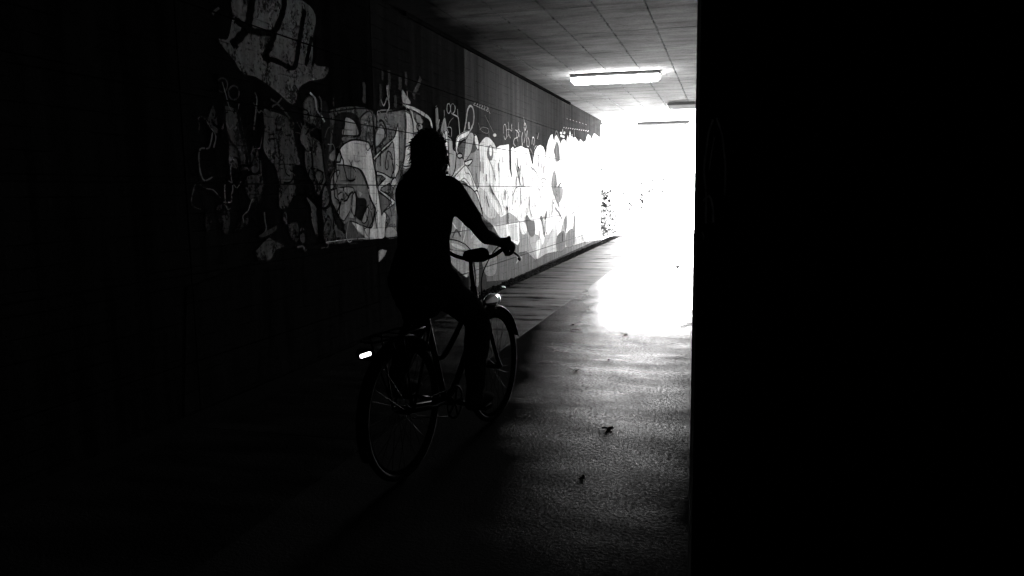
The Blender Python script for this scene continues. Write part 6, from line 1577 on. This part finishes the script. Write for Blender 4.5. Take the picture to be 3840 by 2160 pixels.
def hand(mb, s, wr):
    A = Vector((s*.262, .712, 1.097)); B = Vector((s*.298, .60, 1.086)); ax = (A-B).normalized()
    C = B.lerp(A, .48)
    upv = (Vector((0, 0, 1))-ax*ax.z).normalized(); out = ax.cross(upv)
    if out.x*s < 0: out = -out
    # back of the hand over the grip
    mb.limb([wr, C+upv*.038-ax*.05, C+upv*.036+out*.006], [(.024, .02), (.036, .018), (.040, .015)], 12, 4, hint=ax.cross(Vector((wr-C)).normalized()) if False else None)
    for k, (off, ln) in enumerate(((.040, 1.0), (.016, 1.1), (-.009, 1.0), (-.032, .82))):
        base = C+ax*off; pts = []
        for a in (75, 40, 0, -45, -95, -135 if ln > .9 else -120):
            rr = .029+.004*math.cos(R(a))
            pts.append(base+out*(rr*math.cos(R(a)))+upv*(rr*math.sin(R(a))))
        mb.limb(pts, [.0105*ln**.3, .0105, .0098, .009, .0085, .0072], 8, 3)
    pts = []
    for a, d in ((100, .0), (140, .018), (185, .034), (225, .046)):
        rr = .032
        pts.append(C+ax*(d+.01)+out*(rr*math.cos(R(a)))+upv*(rr*math.sin(R(a))))
    mb.limb(pts, [.013, .0125, .0105, .008], 8, 3)
bd = MB()
torso(bd)
bd.limb([(SH, .335, 1.40), (SH-.004, .352, 1.47), HC+Vector((0, -.015, -.06))], [.06, .05, .052], 14, 4)
bd.limb([HC+Vector((0, .012, -.075)), HC+Vector((0, .010, -.03)), HC+Vector((0, -.004, .03)), HC+Vector((0, -.008, .068))], [(.045, .062), (.058, .08), (.063, .088), (.048, .066)], 18, 5, hint=(1, 0, 0))
bd.limb([HC+Vector((0, .05, -.095)), HC+Vector((0, .035, -.075))], [(.024, .02), (.034, .03)], 10, 3, hint=(1, 0, 0))     # chin
bd.limb([HC+Vector((0, .088, .008)), HC+Vector((0, .108, -.03))], [.009, .014], 8, 3)                                        # nose
bd.limb([HC+Vector((-.02, .086, -.062)), HC+Vector((.02, .086, -.062))], [.008, .008], 8, 3)                                 # lips
bd.limb([HC+Vector((-.045, .076, .018)), HC+Vector((0, .088, .022)), HC+Vector((.045, .076, .018))], [.010, .009, .010], 8, 3)  # brow
for s in (-1, 1):
    bd.limb([HC+Vector((s*.063, -.012, .012)), HC+Vector((s*.067, -.010, -.008)), HC+Vector((s*.06, -.004, -.032))], [(.013, .008), (.013, .007), (.008, .006)], 8, 3, hint=(0, 1, 0))
arm(bd, 1, shR, elR, wrR); arm(bd, -1, shL, elL, wrL)
hand(bd, 1, wrR); hand(bd, -1, wrL)
leg(bd, hipR, knR, anR); leg(bd, hipL, knL, anL)
for s, an, e in ((1, anR, eR), (-1, anL, eL)):
    bd.limb([an+Vector((0, -.045, -.06)), an+Vector((0, .02, -.055)), e+Vector((0, .05, .035)), e+Vector((0, .10, .028))], [.03, .036, .032, .02], 10, 3)
link('body', remeshed(bd, .008, 2, 'body'), M['skin'], person, True)
for s in (-1, 1):
    eb = MB(); eb.limb([HC+Vector((s*.031, .070, .002)), HC+Vector((s*.031, .074, .002))], [.011, .011], 10, 2); eb.build('eye', M['paper'], person, True)
sh = MB(); torso(sh, .012)
arm(sh, 1, shR, elR, wrR, .010, .62); arm(sh, -1, shL, elL, wrL, .010, .62)
link('shirt', remeshed(sh, .013, 3, 'shirt', .008, 14), M['cloth'], person, True)
tr = MB()
tr.limb([(0, .205, .90), (0, .205, .97), (SH*.3, .22, 1.05)], [(.152, .135), (.152, .135), (.145, .12)], 20, 4, hint=(1, 0, 0))
leg(tr, hipR, knR, anR+Vector((0, 0, .03)), .014); leg(tr, hipL, knL, anL+Vector((0, 0, .03)), .014)
link('trousers', remeshed(tr, .014, 3, 'trousers', .010, 12), M['cloth'], person, True)
for s, an, e in ((1, anR, eR), (-1, anL, eL)):
    so = MB()
    so.limb([an+Vector((0, -.05, -.058)), an+Vector((0, .02, -.052)), e+Vector((0, .05, .038)), e+Vector((0, .115, .030))], [(.04, .038), (.046, .042), (.036, .044), (.022, .03)], 12, 3, hint=(0, 0, 1))
    so.limb([an+Vector((0, -.005, .03)), an+Vector((0, -.012, -.05))], [.046, .05], 12, 3)
    link('shoe', remeshed(so, .010, 2, 'shoe'), M['shoe'], person, True)
# hair: a full shell plus loose tufts
hr = MB()
rnd = random.Random(11)
hr.limb([HC+Vector((0, -.030, -.10)), HC+Vector((0, -.030, -.03)), HC+Vector((0, -.022, .04)), HC+Vector((0, -.012, .085))], [(.062, .056), (.068, .074), (.070, .088), (.052, .07)], 20, 5, hint=(1, 0, 0))
for s in (-1, 1):
    hr.limb([HC+Vector((s*.044, .01, .07)), HC+Vector((s*.062, .006, 0)), HC+Vector((s*.060, -.005, -.07)), HC+Vector((s*.05, -.02, -.13))], [(.024, .05), (.018, .05), (.018, .05), (.014, .035)], 10, 4, hint=(1, 0, 0))
shell = remeshed(hr, .009, 3, 'hair', .016, 22)
cut = [Vector(v.co) for v in shell.vertices]
nrm = [Vector(v.normal) for v in shell.vertices]
tf = MB()
for i in range(420):
    k = rnd.randrange(len(cut)); p = cut[k]; n = nrm[k]
    if p.y > HC.y+.055 and p.z < HC.z+.05: continue
    dn = Vector((rnd.uniform(-.6, .6), rnd.uniform(-.6, .3), -.9 if p.z < HC.z+.06 else -.1))
    L = rnd.uniform(.02, .042)
    q1 = p+n*.004+dn*L*.4; q2 = q1+dn*L*.5+n*rnd.uniform(-.006, .006)
    tf.tube([p-n*.012, p+n*.007, q1, q2], [.009, .008, .006, .0015], 5)
for i in range(22):   # stray ends low on the left and on the crown
    a = rnd.uniform(0, 6.28)
    p = HC+Vector((-.06+rnd.uniform(-.02, .02), -.05+rnd.uniform(-.03, .03), -.09+rnd.uniform(-.02, .03)))
    tf.tube(catmull([p, p+Vector((-.02, -.01, -.02)), p+Vector((-.045+rnd.uniform(-.02, .02), -.02, -.03+rnd.uniform(-.02, .02)))], n=3), [.010, .010, .009, .008, .006, .004, .0015], 5)
for i in range(260):  # fine flyaway hair
    k = rnd.randrange(len(cut)); p = cut[k]; n = nrm[k]
    if p.y > HC.y+.055 and p.z < HC.z+.05: continue
    d1 = (n+Vector((rnd.uniform(-.8, .8), rnd.uniform(-.8, .8), rnd.uniform(-.8, .5)))).normalized(); L = rnd.uniform(.015, .04)
    tf.tube([p-n*.004, p+n*.006+d1*L*.4, p+n*.006+d1*L+Vector((0, 0, -.01))], [.0016, .0013, .0006], 4)
ho = link('hair', shell, M['hair'], person, True)
tf.build('loose_strands', M['hair'], ho, True)

# ------------------------------------------------------------------ litter on the floor
def leaf_obj(name, label, x, y, s, rz, curl=.35, mat='dry_leaf', z=.002):
    o_ = empty(name, (x, y, z), rz); bpy.data.objects.remove(o_)
    mb = MB(); n = 9
    for i in range(n):
        t = i/(n-1); w = s*.34*math.sin(math.pi*min(t*1.05+.02, 1))**.7*(1+.25*math.sin(i*2.6)); 
        for k in (-1, -.5, 0, .5, 1):
            mb.v.append(Vector((s*(t-.5), w*k, s*curl*(k*k*.55+.6*(t-.5)**2)+.004*math.sin(i+k))))
    for i in range(n-1):
        for k in range(4): mb.f.append((i*5+k, i*5+k+1, i*5+6+k, i*5+5+k))
    mb.tube([(-s*.5, 0, s*.09), (-s*.72, s*.05, s*.03), (-s*.85, s*.08, .003)], [.0025, .002, .0015], 5)
    o = mb.build(name, M[mat], None, True)
    o.location = (x, y, z); o.rotation_euler = (0, 0, rz)
    md = o.modifiers.new('t', 'SOLIDIFY'); md.thickness = .0015
    return tag(o, label, 'leaf', 'dry leaves on the tunnel floor')
leaf_obj('dry_leaf', 'curled dry leaf on the near floor, darkest litter below the bright patch', -.64, 4.42, .075, .3, .14)
leaf_obj('dry_leaf', 'small flat leaf on the near floor, lower left of the curled leaf', -.65, 3.62, .036, 1.2, .12)
leaf_obj('dry_leaf', 'tiny leaf on the grey floor beside the front wheel', -1.10, 5.85, .045, .5, .15)
leaf_obj('dry_leaf', 'leaf lying on the floor joint where the bright reflection begins', -.92, 7.45, .07, .1, .12)
leaf_obj('dry_leaf', 'tiny leaf on the long floor joint lane left of the bright reflection', -1.52, 7.89, .05, .9, .15)
leaf_obj('crumpled_leaf', 'crumpled dark leaf far along the bright floor near the corner wall', -.82, 14.2, .13, .2, .4)
def twig(label, x, y, L, rz):
    mb = MB()
    mb.tube(catmull([(-L/2, 0, .006), (-L*.15, .012, .010), (L*.2, -.008, .012), (L/2, .006, .006)], n=4), [.0055-.0003*i for i in range(13)], 6)
    mb.tube([(L*.05, 0, .011), (L*.18, .035, .014)], [.003, .0015], 5)
    o = mb.build('twig', M['stem'], None, True); o.location = (x, y, .001); o.rotation_euler = (0, 0, rz)
    return tag(o, label, 'twig')
twig('dark twig lying across the bright reflection on the floor', -.90, 10.2, .17, .05)
twig('thin twig on the grey floor left of the bright reflection', -1.42, 7.56, .12, -.4)
def pebble(label, x, y, s, seed):
    rnd = random.Random(seed); bm = bmesh.new()
    bmesh.ops.create_icosphere(bm, subdivisions=2, radius=s)
    for v in bm.verts:
        v.co *= 1+.35*pnoise(v.co*(1.2/s)+Vector((seed, 0, 0))); v.co.z *= .6
    me = bpy.data.meshes.new('pebble'); bm.to_mesh(me); bm.free()
    o = link('pebble', me, M['stone'], None, True); o.location = (x, y, s*.45)
    return tag(o, label, 'pebble', 'pebbles on the tunnel floor')
pebble('pebble on the grey floor between front wheel and bright patch', -.91, 6.29, .009, 3)
pebble('pebble behind the dark twig on the bright floor', -.83, 10.45, .011, 4)
pebble('pebble farther along the bright floor beyond the dark twig', -.91, 11.75, .011, 5)
mb = MB(); pts = [(-.03, -.02, 0), (.028, -.024, .004), (.034, .018, .012), (-.024, .026, .006), (0, 0, .022)]
mb.v += [Vector(p) for p in pts]; mb.f += [(0, 1, 4), (1, 2, 4), (2, 3, 4), (3, 0, 4)]
o = mb.build('paper_scrap', M['paper']); o.location = (-3.17, 11.02, -.02); o.rotation_euler = (.2, .3, .6)
md = o.modifiers.new('t', 'SOLIDIFY'); md.thickness = .001
tag(o, 'small white paper scrap lying in the dark gutter', 'paper')
